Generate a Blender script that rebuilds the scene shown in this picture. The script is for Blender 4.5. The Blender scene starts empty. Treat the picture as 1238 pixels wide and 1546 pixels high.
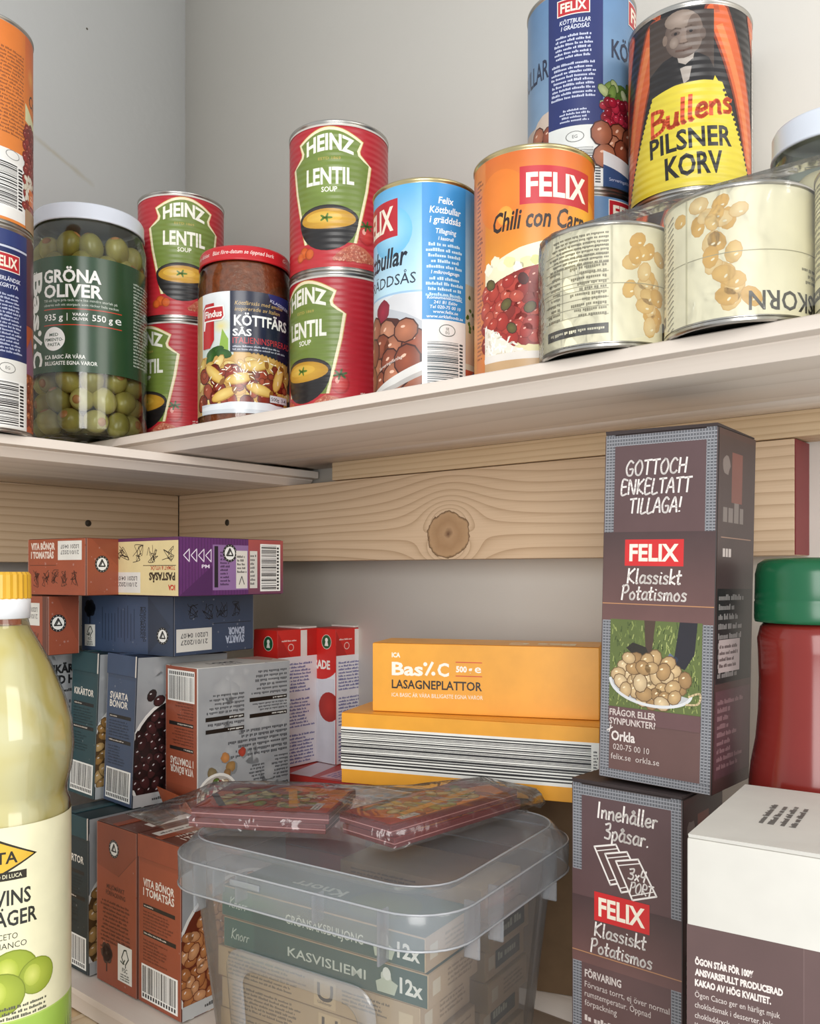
import bpy, bmesh, math, random
from math import sin, cos, pi, radians, atan2, sqrt, hypot
from mathutils import Vector, Matrix
from mathutils.geometry import tessellate_polygon

# ---------------------------------------------------------------- camera, world, lamps, exposure
SC = bpy.context.scene
COL = SC.collection
EYE = 1.30                     # eye height in metres; all plans below are in mm from the eye
F_PX, CX, HY = 1330.0, 619.0, 864.0
cam_d = bpy.data.cameras.new('camera')
cam = bpy.data.objects.new('camera', cam_d)
COL.objects.link(cam)
cam.location = (0, 0, EYE)
cam.rotation_euler = (pi / 2, 0, 0)
cam_d.sensor_fit = 'HORIZONTAL'
cam_d.sensor_width = 36.0
cam_d.lens = 36.0 * F_PX / 1238.0
cam_d.shift_y = (HY - 773.0) / 1238.0
cam_d.clip_start = 0.02
SC.camera = cam

world = bpy.data.worlds.new('world')
SC.world = world
world.use_nodes = True
wn = world.node_tree.nodes
wn['Background'].inputs[0].default_value = (0.93, 0.97, 1.0, 1)
wn['Background'].inputs[1].default_value = 0.85

def area_lamp(name, loc, target, w, h, power, col):
    l = bpy.data.lights.new(name, 'AREA')
    l.shape = 'RECTANGLE'; l.size = w; l.size_y = h
    l.energy = power; l.color = col
    o = bpy.data.objects.new(name, l)
    COL.objects.link(o)
    o.location = loc
    o.rotation_euler = (Vector(target) - Vector(loc)).to_track_quat('-Z', 'Y').to_euler()
    return o
# daylight from a window behind the viewer, and a second, weaker warm lamp set to the right
area_lamp('window_light', (-0.14, -1.15, EYE + 0.26), (0.0, 0.65, EYE), 0.8, 1.2, 22.0, (1.0, 0.98, 0.95))
area_lamp('warm_right_lamp', (0.95, -0.5, EYE + 0.45), (0.1, 0.6, EYE), 0.6, 0.9, 6.0, (1.0, 0.95, 0.88))

SC.view_settings.view_transform = 'Standard'
SC.view_settings.look = 'None'
SC.view_settings.gamma = 1.0
SC.view_settings.use_curve_mapping = False
SC.view_settings.exposure = -0.08
SC.cycles.transparent_max_bounces = 32
SC.cycles.max_bounces = 14
SC.cycles.caustics_reflective = False
SC.cycles.caustics_refractive = False

S = 0.001
RNG = random.Random(7)

# ---------------------------------------------------------------- colour and materials
def lin(h):
    if not isinstance(h, str):
        return h
    out = []
    for i in (0, 2, 4):
        c = int(h[i:i + 2], 16) / 255.0
        out.append(c / 12.92 if c <= 0.04045 else ((c + 0.055) / 1.055) ** 2.4)
    return tuple(out)

def mix(a, b, t):
    a, b = lin(a), lin(b)
    return tuple(x + (y - x) * t for x, y in zip(a, b))

def new_mat(name):
    m = bpy.data.materials.new(name)
    m.use_nodes = True
    nt = m.node_tree
    return m, nt, nt.nodes['Principled BSDF']

def N(nt, kind, **kw):
    n = nt.nodes.new(kind)
    for k, v in kw.items():
        if k.startswith('i_'):
            key = k[2:]
            n.inputs[int(key) if key.isdigit() else key].default_value = v
        else:
            setattr(n, k, v)
    return n

def math_n(nt, op, a, b=None, clamp=False):
    n = nt.nodes.new('ShaderNodeMath')
    n.operation = op
    n.use_clamp = clamp
    for i, x in enumerate((a, b)):
        if x is None:
            continue
        if isinstance(x, (int, float)):
            n.inputs[i].default_value = x
        else:
            nt.links.new(x, n.inputs[i])
    return n.outputs[0]

def plain(name, col, rough=0.5, metal=0.0, spot=0.06, scale=60.0, spec=0.5, bump=0.0, bscale=400.0):
    """A coloured surface with a little procedural mottling and relief."""
    m, nt, b = new_mat(name)
    c = lin(col)
    tc = N(nt, 'ShaderNodeTexCoord')
    no = N(nt, 'ShaderNodeTexNoise', i_Scale=scale, i_Detail=3.0)
    nt.links.new(tc.outputs['Object'], no.inputs['Vector'])
    rp = N(nt, 'ShaderNodeValToRGB')
    rp.color_ramp.elements[0].position = 0.3
    rp.color_ramp.elements[1].position = 0.7
    rp.color_ramp.elements[0].color = (*[x * (1 - spot) for x in c], 1)
    rp.color_ramp.elements[1].color = (*[min(1, x * (1 + spot)) for x in c], 1)
    nt.links.new(no.outputs['Fac'], rp.inputs['Fac'])
    nt.links.new(rp.outputs['Color'], b.inputs['Base Color'])
    b.inputs['Roughness'].default_value = rough
    b.inputs['Metallic'].default_value = metal
    b.inputs['Specular IOR Level'].default_value = spec
    if bump:
        n2 = N(nt, 'ShaderNodeTexNoise', i_Scale=bscale, i_Detail=4.0)
        nt.links.new(tc.outputs['Object'], n2.inputs['Vector'])
        bp = N(nt, 'ShaderNodeBump', i_Strength=bump, i_Distance=0.002)
        nt.links.new(n2.outputs['Fac'], bp.inputs['Height'])
        nt.links.new(bp.outputs['Normal'], b.inputs['Normal'])
    return m

def print_mat(name, rough, coat=0.0, ribs=0.0, spec=0.5):
    """Printed paper or card: the ink colours are stored per vertex."""
    m, nt, b = new_mat(name)
    a = N(nt, 'ShaderNodeVertexColor', layer_name='Col')
    tc = N(nt, 'ShaderNodeTexCoord')
    no = N(nt, 'ShaderNodeTexNoise', i_Scale=55.0, i_Detail=4.0)
    nt.links.new(tc.outputs['Object'], no.inputs['Vector'])
    mr = N(nt, 'ShaderNodeMapRange', i_1=0.3, i_2=0.7, i_3=0.93, i_4=1.04)
    nt.links.new(no.outputs['Fac'], mr.inputs[0])
    mx = N(nt, 'ShaderNodeVectorMath', operation='MULTIPLY')
    nt.links.new(a.outputs['Color'], mx.inputs[0])
    nt.links.new(mr.outputs[0], mx.inputs[1])
    nt.links.new(mx.outputs[0], b.inputs['Base Color'])
    b.inputs['Roughness'].default_value = rough
    b.inputs['Specular IOR Level'].default_value = spec
    b.inputs['Coat Weight'].default_value = coat
    b.inputs['Coat Roughness'].default_value = 0.2
    if ribs:
        sx = N(nt, 'ShaderNodeSeparateXYZ')
        nt.links.new(tc.outputs['Object'], sx.inputs[0])
        w = math_n(nt, 'SINE', math_n(nt, 'MULTIPLY', sx.outputs['Z'], 2 * pi / 0.0045))
        bp = N(nt, 'ShaderNodeBump', i_Strength=ribs, i_Distance=0.001)
        nt.links.new(w, bp.inputs['Height'])
        nt.links.new(bp.outputs['Normal'], b.inputs['Normal'])
    return m

def clear_mat(name, tint, gloss=0.10, diffuse=0.0, dcol='ffffff', rough=0.08, bump=0.0, bscale=60.0):
    """Thin clear or milky plastic / glass / film: see-through plus a sheen that grows at grazing angles."""
    m, nt, b = new_mat(name)
    nt.nodes.remove(b)
    out = nt.nodes['Material Output']
    tr = N(nt, 'ShaderNodeBsdfTransparent'); tr.inputs[0].default_value = (*lin(tint), 1)
    gl = N(nt, 'ShaderNodeBsdfGlossy'); gl.inputs['Roughness'].default_value = rough
    lw = N(nt, 'ShaderNodeLayerWeight', i_Blend=0.25)
    fac = math_n(nt, 'ADD', math_n(nt, 'MULTIPLY', lw.outputs['Fresnel'], 0.8), gloss * 0.4, True)
    body = tr
    if diffuse > 0:
        df = N(nt, 'ShaderNodeBsdfDiffuse'); df.inputs[0].default_value = (*lin(dcol), 1)
        tl = N(nt, 'ShaderNodeBsdfTranslucent'); tl.inputs[0].default_value = (*lin(dcol), 1)
        a = N(nt, 'ShaderNodeMixShader', i_0=0.5)
        nt.links.new(df.outputs[0], a.inputs[1]); nt.links.new(tl.outputs[0], a.inputs[2])
        body = N(nt, 'ShaderNodeMixShader', i_0=diffuse)
        nt.links.new(tr.outputs[0], body.inputs[1]); nt.links.new(a.outputs[0], body.inputs[2])
    mx = N(nt, 'ShaderNodeMixShader')
    nt.links.new(fac, mx.inputs[0])
    nt.links.new(body.outputs[0], mx.inputs[1]); nt.links.new(gl.outputs[0], mx.inputs[2])
    nt.links.new(mx.outputs[0], out.inputs['Surface'])
    if bump:
        tc = N(nt, 'ShaderNodeTexCoord')
        no = N(nt, 'ShaderNodeTexNoise', i_Scale=bscale, i_Detail=2.0, i_Distortion=1.2)
        nt.links.new(tc.outputs['Object'], no.inputs['Vector'])
        bp = N(nt, 'ShaderNodeBump', i_Strength=bump, i_Distance=0.004)
        nt.links.new(no.outputs['Fac'], bp.inputs['Height'])
        nt.links.new(bp.outputs['Normal'], gl.inputs['Normal'])
        nt.links.new(bp.outputs['Normal'], lw.inputs['Normal'])
    return m

def pine_mat(name, light, dark, freq=190.0, wob=0.010, knot=None, rough=0.55, off=(0, 0, 0), fine=0.5):
    """Pine seen along its grain: the grain runs along local X, lines vary with local Y and Z.
    knot = (x, z, radius) in metres bends the lines round it."""
    m, nt, b = new_mat(name)
    tc = N(nt, 'ShaderNodeTexCoord')
    mp = N(nt, 'ShaderNodeMapping'); mp.inputs['Location'].default_value = off
    nt.links.new(tc.outputs['Object'], mp.inputs['Vector'])
    st = N(nt, 'ShaderNodeMapping'); st.inputs['Scale'].default_value = (3.2, 22.0, 22.0)
    nt.links.new(mp.outputs[0], st.inputs['Vector'])
    n1 = N(nt, 'ShaderNodeTexNoise', i_Scale=1.0, i_Detail=2.0)
    nt.links.new(st.outputs[0], n1.inputs['Vector'])
    sx = N(nt, 'ShaderNodeSeparateXYZ'); nt.links.new(tc.outputs['Object'], sx.inputs[0])
    z = math_n(nt, 'ADD', sx.outputs['Z'], math_n(nt, 'MULTIPLY', sx.outputs['Y'], 0.55))
    kmask = None
    if knot:
        kx, kz, kr = knot
        dx = math_n(nt, 'MULTIPLY', math_n(nt, 'SUBTRACT', sx.outputs['X'], kx), 0.85)
        dz = math_n(nt, 'SUBTRACT', sx.outputs['Z'], kz)
        d2 = math_n(nt, 'ADD', math_n(nt, 'MULTIPLY', dx, dx), math_n(nt, 'MULTIPLY', dz, dz))
        infl = math_n(nt, 'DIVIDE', (kr * 1.35) ** 2, math_n(nt, 'MAXIMUM', d2, (kr * 0.9) ** 2))
        z = math_n(nt, 'SUBTRACT', z, math_n(nt, 'MULTIPLY', dz, infl))
        dist = math_n(nt, 'SQRT', d2)
        nk = N(nt, 'ShaderNodeTexNoise', i_Scale=90.0, i_Detail=3.0)
        nt.links.new(tc.outputs['Object'], nk.inputs['Vector'])
        dist = math_n(nt, 'ADD', dist, math_n(nt, 'MULTIPLY', math_n(nt, 'SUBTRACT', nk.outputs['Fac'], 0.5), kr * 0.5))
        kmask = dist
    z = math_n(nt, 'ADD', z, math_n(nt, 'MULTIPLY', n1.outputs['Fac'], wob))
    saw = math_n(nt, 'FRACT', math_n(nt, 'MULTIPLY', z, freq))
    line = math_n(nt, 'POWER', saw, 3.5)
    fz = N(nt, 'ShaderNodeMapping'); fz.inputs['Scale'].default_value = (14, 900, 900)
    nt.links.new(tc.outputs['Object'], fz.inputs['Vector'])
    nf = N(nt, 'ShaderNodeTexNoise', i_Scale=1.0, i_Detail=3.0)
    nt.links.new(fz.outputs[0], nf.inputs['Vector'])
    fac = math_n(nt, 'ADD', math_n(nt, 'MULTIPLY', line, 0.75), math_n(nt, 'MULTIPLY', math_n(nt, 'SUBTRACT', nf.outputs['Fac'], 0.45), fine), True)
    rp = N(nt, 'ShaderNodeValToRGB')
    rp.color_ramp.elements[0].color = (*lin(light), 1)
    rp.color_ramp.elements[1].color = (*lin(dark), 1)
    nt.links.new(fac, rp.inputs['Fac'])
    colout = rp.outputs['Color']
    if kmask is not None:
        k2 = N(nt, 'ShaderNodeValToRGB')
        e = k2.color_ramp.elements
        e[0].position = 0.0; e[0].color = (*lin('6a4a34'), 1)
        e[1].position = 1.0; e[1].color = (*lin('5a4028'), 1)
        x = e.new(0.22); x.color = (*lin('b08e6a'), 1)
        x = e.new(0.55); x.color = (*lin('a5825e'), 1)
        x = e.new(0.9); x.color = (*lin('b3916c'), 1)
        nt.links.new(math_n(nt, 'DIVIDE', kmask, knot[2]), k2.inputs['Fac'])
        mm = N(nt, 'ShaderNodeMix', data_type='RGBA')
        inside = math_n(nt, 'LESS_THAN', kmask, knot[2])
        nt.links.new(inside, mm.inputs[0])
        nt.links.new(colout, mm.inputs[6]); nt.links.new(k2.outputs['Color'], mm.inputs[7])
        colout = mm.outputs[2]
    nt.links.new(colout, b.inputs['Base Color'])
    b.inputs['Roughness'].default_value = rough
    bp = N(nt, 'ShaderNodeBump', i_Strength=0.15, i_Distance=0.0006)
    nt.links.new(fac, bp.inputs['Height'])
    nt.links.new(bp.outputs['Normal'], b.inputs['Normal'])
    return m

M = {}
M['card'] = print_mat('printed_card', 0.42, 0.12)
M['matt'] = print_mat('printed_matt_card', 0.55, 0.0)
M['paper'] = print_mat('printed_can_paper', 0.38, 0.15)
M['ribbed'] = print_mat('printed_ribbed_can_paper', 0.36, 0.2, 0.25)
M['gloss'] = print_mat('printed_glossy_label', 0.25, 0.3)
M['steel'] = plain('tin_plate', 'b9b6b0', 0.28, 1.0, 0.05)
M['gold_tin'] = plain('lacquered_tin', 'c9b98c', 0.28, 1.0, 0.05)
M['lid_white'] = plain('white_lacquered_lid', 'd4dae4', 0.3, 0.0, 0.02)
M['lid_red'] = plain('red_lacquered_lid', 'c2262c', 0.3, 0.0, 0.03)
M['glass'] = clear_mat('jar_glass', 'f3f7ef', 0.14)
M['film'] = clear_mat('shrink_film', 'ffffff', 0.08, 0.05, 'ffffff', 0.15, 0.6, 70.0)
M['film2'] = clear_mat('crinkled_film', 'ffffff', 0.12, 0.05, 'ffffff', 0.14, 0.9, 45.0)
M['poly'] = clear_mat('milky_polypropylene', 'fafbfc', 0.10, 0.17, 'eef2f8', 0.22)
M['poly_rim'] = clear_mat('milky_polypropylene_rim', 'fafbfd', 0.12, 0.27, 'f0f4fa', 0.18)
M['poly_edge_bright'] = clear_mat('polypropylene_edge_scatter', 'ffffff', 0.2, 0.55, 'f6f9ff', 0.2)  # whiter plastic: light scattered in thick edges put into the colour
M['pet'] = clear_mat('clear_bottle_plastic', 'fdfdf4', 0.16)
M['edge'] = plain('pale_seam_shine', 'cfc8bf', 0.8)  # pale tone standing in for the shine of flap seams

# ---------------------------------------------------------------- geometry helpers
def link(name, me, mat, parent=None, smooth=False):
    o = bpy.data.objects.new(name, me)
    COL.objects.link(o)
    if mat is not None:
        for mm in (mat if isinstance(mat, (list, tuple)) else [mat]):
            me.materials.append(mm)
    if parent is not None:
        o.parent = parent
    if smooth:
        for p in me.polygons:
            p.use_smooth = True
    return o

def obj(name, bm, mat, parent=None, smooth=False, sharp=None):
    bmesh.ops.recalc_face_normals(bm, faces=bm.faces[:])
    if sharp is not None:
        for e in bm.edges:
            if len(e.link_faces) == 2 and e.calc_face_angle(0) > sharp:
                e.smooth = False
        smooth = True
    me = bpy.data.meshes.new(name)
    bm.to_mesh(me); bm.free()
    return link(name, me, mat, parent, smooth)

def tag(o, label, cat, group=None, kind=None):
    o['label'] = label
    o['category'] = cat
    if group:
        o['group'] = group
    if kind:
        o['kind'] = kind
    return o

def thing(name, label, cat, x, y, z, rot=0.0, group=None, lean=None):
    o = bpy.data.objects.new(name, None)
    COL.objects.link(o)
    o.empty_display_size = 0.02
    o.location = (x * S, y * S, z * S + EYE)
    m = Matrix.Rotation(rot, 3, 'Z')
    if lean:
        for ax, an in lean:
            m = Matrix.Rotation(an, 3, ax) @ m
    o.rotation_euler = m.to_euler()
    return tag(o, label, cat, group)

def box_bm(x0, x1, y0, y1, z0, z1, bev=0.0, seg=2, bm=None):
    own = bmesh.new()
    v = [own.verts.new((x * S, y * S, z * S)) for z in (z0, z1) for x, y in ((x0, y0), (x1, y0), (x1, y1), (x0, y1))]
    for f in ((3, 2, 1, 0), (4, 5, 6, 7), (0, 1, 5, 4), (1, 2, 6, 5), (2, 3, 7, 6), (3, 0, 4, 7)):
        own.faces.new([v[i] for i in f])
    if bev:
        bmesh.ops.bevel(own, geom=own.edges[:], offset=bev * S, segments=seg, affect='EDGES', profile=0.5)
    if bm is None:
        return own
    me = bpy.data.meshes.new('tmp'); own.to_mesh(me); own.free()
    bm.from_mesh(me); bpy.data.meshes.remove(me)
    return bm

def lathe_bm(prof, n=64, bm=None, cx=0, cy=0):
    """Revolve [(r, z)] in mm about the local Z axis; r = 0 closes the end."""
    bm = bm or bmesh.new()
    rings = []
    for r, z in prof:
        if r <= 1e-6:
            rings.append([bm.verts.new((cx * S, cy * S, z * S))])
        else:
            rings.append([bm.verts.new(((cx + r * cos(2 * pi * i / n)) * S, (cy + r * sin(2 * pi * i / n)) * S, z * S)) for i in range(n)])
    for a, b in zip(rings, rings[1:]):
        for i in range(n):
            j = (i + 1) % n
            if len(a) == 1 and len(b) == 1:
                continue
            if len(a) == 1:
                bm.faces.new((a[0], b[j], b[i]))
            elif len(b) == 1:
                bm.faces.new((a[i], a[j], b[0]))
            else:
                bm.faces.new((a[i], a[j], b[j], b[i]))
    return bm

def loft_bm(rings, close=True, cap0=False, cap1=False, bm=None):
    """Skin rings of (x, y, z) mm points, all the same length."""
    bm = bm or bmesh.new()
    R = [[bm.verts.new((x * S, y * S, z * S)) for x, y, z in r] for r in rings]
    n = len(R[0])
    for a, b in zip(R, R[1:]):
        for i in range(n if close else n - 1):
            j = (i + 1) % n
            bm.faces.new((a[i], a[j], b[j], b[i]))
    if cap0: bm.faces.new(R[0][::-1])
    if cap1: bm.faces.new(R[-1])
    return bm

def prism_bm(pts, y0, y1, bm=None):
    """Extrude an (x, z) outline in mm along local Y."""
    bm = bm or bmesh.new()
    a = [bm.verts.new((x * S, y0 * S, z * S)) for x, z in pts]
    b = [bm.verts.new((x * S, y1 * S, z * S)) for x, z in pts]
    n = len(pts)
    bm.faces.new(a); bm.faces.new(b[::-1])
    for i in range(n):
        j = (i + 1) % n
        bm.faces.new((a[j], a[i], b[i], b[j]))
    return bm

def rrect(w, d, r, n=6, cx=0, cy=0):
    """Rounded rectangle outline centred on (cx, cy)."""
    pts = []
    for sx, sy, a0 in ((1, 1, 0), (-1, 1, 90), (-1, -1, 180), (1, -1, 270)):
        for k in range(n + 1):
            a = radians(a0 + 90 * k / n)
            pts.append((cx + sx * (w / 2 - r) + r * cos(a), cy + sy * (d / 2 - r) + r * sin(a)))
    return pts

def face_cam(x, y):
    return atan2(-x, y)
# ---------------------------------------------------------------- flat print: lettering and pictures as thin coloured geometry
_tc = {}
_fc = bpy.data.curves.new('lettering', 'FONT')
_fc.resolution_u = 2
_fo = bpy.data.objects.new('lettering', _fc)

def glyphs(s, bold=0.0, sp=1.0):
    k = (s, bold, sp)
    if k not in _tc:
        _fc.body = s; _fc.offset = bold; _fc.space_character = sp
        _fo.to_mesh_clear()
        me = _fo.to_mesh()
        me.calc_loop_triangles()
        vs = [(v.co.x / 0.682, v.co.y / 0.682) for v in me.vertices]
        ts = [tuple(t.vertices) for t in me.loop_triangles]
        if not vs:
            vs = [(0, 0)]
        xs = [v[0] for v in vs]
        _tc[k] = (vs, ts, min(xs), max(xs))
    return _tc[k]

# single-stroke brush letters: each a list of strokes on a 1-high grid
HAND = {
 'A': (.62, [[(0,0),(.34,1),(.56,0)],[(.1,.36),(.5,.38)]]), 'B': (.6,[[(.1,0),(.12,1)],[(.1,1),(.5,.85),(.42,.6),(.14,.52)],[(.14,.52),(.56,.42),(.5,.08),(.08,0)]]),
 'C': (.56,[[(.52,.85),(.3,1),(.06,.6),(.1,.12),(.34,0),(.52,.16)]]), 'E': (.5,[[(.46,.98),(.08,1),(.06,0),(.46,.04)],[(.08,.52),(.4,.54)]]),
 'F': (.5,[[(.06,0),(.1,1),(.48,.98)],[(.08,.52),(.4,.54)]]), 'G': (.62,[[(.54,.86),(.3,1),(.05,.55),(.16,.05),(.46,.02),(.54,.4),(.3,.42)]]),
 'H': (.62,[[(.08,0),(.1,1)],[(.52,0),(.56,1)],[(.08,.48),(.54,.52)]]), 'I': (.26,[[(.12,0),(.14,1)]]),
 'K': (.58,[[(.08,0),(.1,1)],[(.52,1),(.1,.46),(.54,0)]]), 'L': (.48,[[(.12,1),(.06,0),(.46,.04)]]),
 'N': (.64,[[(.06,0),(.1,1),(.5,0),(.58,1)]]), 'O': (.64,[[(.32,1),(.06,.62),(.14,.08),(.42,.02),(.58,.5),(.46,.92),(.28,1)]]),
 'P': (.56,[[(.08,-.05),(.14,1)],[(.06,.9),(.4,1.02),(.52,.74),(.36,.5),(.12,.46)]]), 'R': (.58,[[(.08,0),(.1,1),(.44,.94),(.46,.6),(.1,.5),(.54,0)]]),
 'S': (.52,[[(.48,.88),(.26,1),(.08,.78),(.42,.4),(.4,.06),(.04,.08)]]), 'T': (.56,[[(.02,.96),(.56,1)],[(.28,.98),(.26,0)]]),
 'a': (.46,[[(.4,.5),(.2,.54),(.05,.26),(.14,.02),(.36,.16),(.41,.5),(.38,.08),(.48,.02)]]), 'b': (.44,[[(.08,1),(.06,.04),(.3,0),(.4,.28),(.24,.5),(.07,.34)]]),
 'e': (.42,[[(.06,.24),(.36,.32),(.3,.52),(.12,.46),(.05,.16),(.2,0),(.4,.1)]]), 'h': (.44,[[(.08,1),(.06,0)],[(.06,.3),(.26,.52),(.36,.36),(.36,0)]]),
 'i': (.2,[[(.1,.5),(.08,.06),(.16,.02)],[(.12,.72),(.13,.74)]]), 'k': (.42,[[(.08,1),(.06,0)],[(.36,.52),(.08,.24),(.4,0)]]),
 'l': (.2,[[(.1,1),(.07,.06),(.16,.02)]]), 'm': (.66,[[(.06,.5),(.06,0)],[(.06,.34),(.22,.52),(.3,.34),(.3,0)],[(.3,.34),(.46,.52),(.56,.34),(.56,.04),(.64,.02)]]),
 'n': (.44,[[(.06,.5),(.06,0)],[(.06,.32),(.26,.52),(.36,.36),(.36,.04),(.42,.02)]]), 'o': (.46,[[(.24,.52),(.06,.34),(.1,.04),(.3,.02),(.4,.28),(.24,.52)]]),
 'p': (.44,[[(.08,.5),(.05,-.4)],[(.07,.36),(.26,.54),(.4,.3),(.26,.02),(.08,.06)]]), 'r': (.34,[[(.07,.5),(.06,0)],[(.06,.3),(.18,.5),(.32,.46)]]),
 's': (.38,[[(.34,.46),(.18,.54),(.08,.4),(.3,.2),(.26,.02),(.04,.04)]]), 't': (.32,[[(.16,.9),(.12,.08),(.28,.04)],[(.0,.56),(.32,.6)]]),
 'u': (.44,[[(.06,.5),(.08,.06),(.3,.04),(.38,.5),(.36,.06),(.44,.02)]]), 'd': (.46,[[(.4,.46),(.2,.54),(.05,.26),(.14,.02),(.36,.12)],[(.42,1),(.38,0)]]),
 '3': (.46,[[(.06,.9),(.36,1),(.36,.66),(.14,.54),(.4,.4),(.34,.04),(.04,.06)]]), '4': (.46,[[(.1,1),(.06,.46),(.42,.5)],[(.36,1),(.32,0)]]),
 'x': (.34,[[(.04,.5),(.32,.0)],[(.3,.52),(.04,0)]]), '!': (.24,[[(.16,1),(.1,.34)],[(.09,.06),(.1,.03)]]), '.': (.2,[[(.08,.04),(.1,.02)]]), ' ': (.28,[]),
}
def _smooth(p, k=4):
    if len(p) < 3:
        return p
    out = []
    for i in range(len(p) - 1):
        a, b, c, d = p[max(0, i - 1)], p[i], p[i + 1], p[min(len(p) - 1, i + 2)]
        for j in range(k):
            t = j / k
            out.append(tuple(0.5 * ((2 * b[q]) + (c[q] - a[q]) * t + (2 * a[q] - 5 * b[q] + 4 * c[q] - d[q]) * t * t + (3 * b[q] - a[q] - 3 * c[q] + d[q]) * t ** 3) for q in (0, 1)))
    out.append(p[-1])
    return out

class Art:
    """Coordinates in mm, u to the right and v up, as one looks at the face."""
    def __init__(s, W, H, seed=1):
        s.W, s.H, s.t, s.L, s.f = W, H, [], 0, None
        s.r = random.Random(seed)
        s.cs = []
    def flip(s, on=True):                     # upside-down printing
        s.f = (lambda p: (s.W - p[0], s.H - p[1])) if on else None
    def _tri(s, a, b, c, ca, cb=None, cc=None):
        if s.f: a, b, c = s.f(a), s.f(b), s.f(c)
        s.t.append((s.L, (*a, *ca), (*b, *(cb or ca)), (*c, *(cc or ca))))
    def poly(s, pts, col, nl=True):
        if nl: s.L += 1
        col = lin(col)
        tris = tessellate_polygon([[Vector((x, y, 0)) for x, y in pts]]) if len(pts) > 4 else [(0, i, i + 1) for i in range(1, len(pts) - 1)]
        for i, j, k in tris:
            s._tri(pts[i], pts[j], pts[k], col)
    def rect(s, x, y, w, h, col, nl=True):
        s.poly([(x, y), (x + w, y), (x + w, y + h), (x, y + h)], col, nl)
    def grad(s, x, y, w, h, c0, c1, vert=True):
        s.L += 1
        c0, c1 = lin(c0), lin(c1)
        p = [(x, y), (x + w, y), (x + w, y + h), (x, y + h)]
        c = [c0, c0, c1, c1] if vert else [c0, c1, c1, c0]
        s._tri(p[0], p[1], p[2], c[0], c[1], c[2]); s._tri(p[0], p[2], p[3], c[0], c[2], c[3])
    def ell(s, cx, cy, rx, ry, col, rot=0.0, n=14, nl=True, edge=None):
        if nl: s.L += 1
        col = lin(col); ec = lin(edge) if edge else col
        ca, sa = cos(rot), sin(rot)
        p = [(cx + rx * cos(2 * pi * i / n) * ca - ry * sin(2 * pi * i / n) * sa, cy + rx * cos(2 * pi * i / n) * sa + ry * sin(2 * pi * i / n) * ca) for i in range(n)]
        for i in range(n):
            s._tri((cx, cy), p[i], p[(i + 1) % n], col, ec, ec)
    def blob(s, cx, cy, r, col, edge=None, wob=0.18, n=12, sq=1.0, nl=True):
        if nl: s.L += 1
        col = lin(col); ec = lin(edge) if edge else col
        ph = [s.r.uniform(1 - wob, 1 + wob) for _ in range(n)]
        p = [(cx + r * ph[i] * cos(2 * pi * i / n), cy + sq * r * ph[i] * sin(2 * pi * i / n)) for i in range(n)]
        for i in range(n):
            s._tri((cx, cy), p[i], p[(i + 1) % n], col, ec, ec)
    def stroke(s, pts, w, col, nl=True):
        if nl: s.L += 1
        col = lin(col)
        for a, b in zip(pts, pts[1:]):
            dx, dy = b[0] - a[0], b[1] - a[1]
            l = hypot(dx, dy) or 1e-6
            nx, ny, ex, ey = -dy / l * w / 2, dx / l * w / 2, dx / l * w * .25, dy / l * w * .25
            q = [(a[0] + nx - ex, a[1] + ny - ey), (a[0] - nx - ex, a[1] - ny - ey), (b[0] - nx + ex, b[1] - ny + ey), (b[0] + nx + ex, b[1] + ny + ey)]
            s._tri(q[0], q[1], q[2], col); s._tri(q[0], q[2], q[3], col)
    def ribbon(s, pts, w, col, nl=True):
        """One smooth band of even or tapering width along a line of points."""
        if nl: s.L += 1
        col = lin(col); n = len(pts); A_, B_ = [], []
        for i in range(n):
            a, b = pts[max(0, i - 1)], pts[min(n - 1, i + 1)]
            l = hypot(b[0] - a[0], b[1] - a[1]) or 1e-6
            nx, ny = -(b[1] - a[1]) / l * w / 2, (b[0] - a[0]) / l * w / 2
            A_.append((pts[i][0] + nx, pts[i][1] + ny)); B_.append((pts[i][0] - nx, pts[i][1] - ny))
        for i in range(n - 1):
            s._tri(A_[i], B_[i], B_[i + 1], col); s._tri(A_[i], B_[i + 1], A_[i + 1], col)
    def text(s, txt, x, y, h, col, w=None, al='l', b=0.012, sh=0.0, rot=0.0, warp=None, sp=1.0):
        """h = capital height; w squeezes the line to that width."""
        s.L += 1
        col = lin(col)
        vs, ts, x0, x1 = glyphs(txt, b, sp)
        kx = h if w is None else w / max(1e-6, x1 - x0)
        W = (x1 - x0) * kx
        ox = {'l': 0, 'c': -W / 2, 'r': -W}[al]
        ca, sa = cos(rot), sin(rot)
        P = []
        for vx, vy in vs:
            px, py = (vx - x0) * kx + ox, vy * h
            px += py * sh
            if warp: px, py = warp(px, py)
            P.append((x + px * ca - py * sa, y + px * sa + py * ca))
        for i, j, k in ts:
            s._tri(P[i], P[j], P[k], col)
        return W
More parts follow.
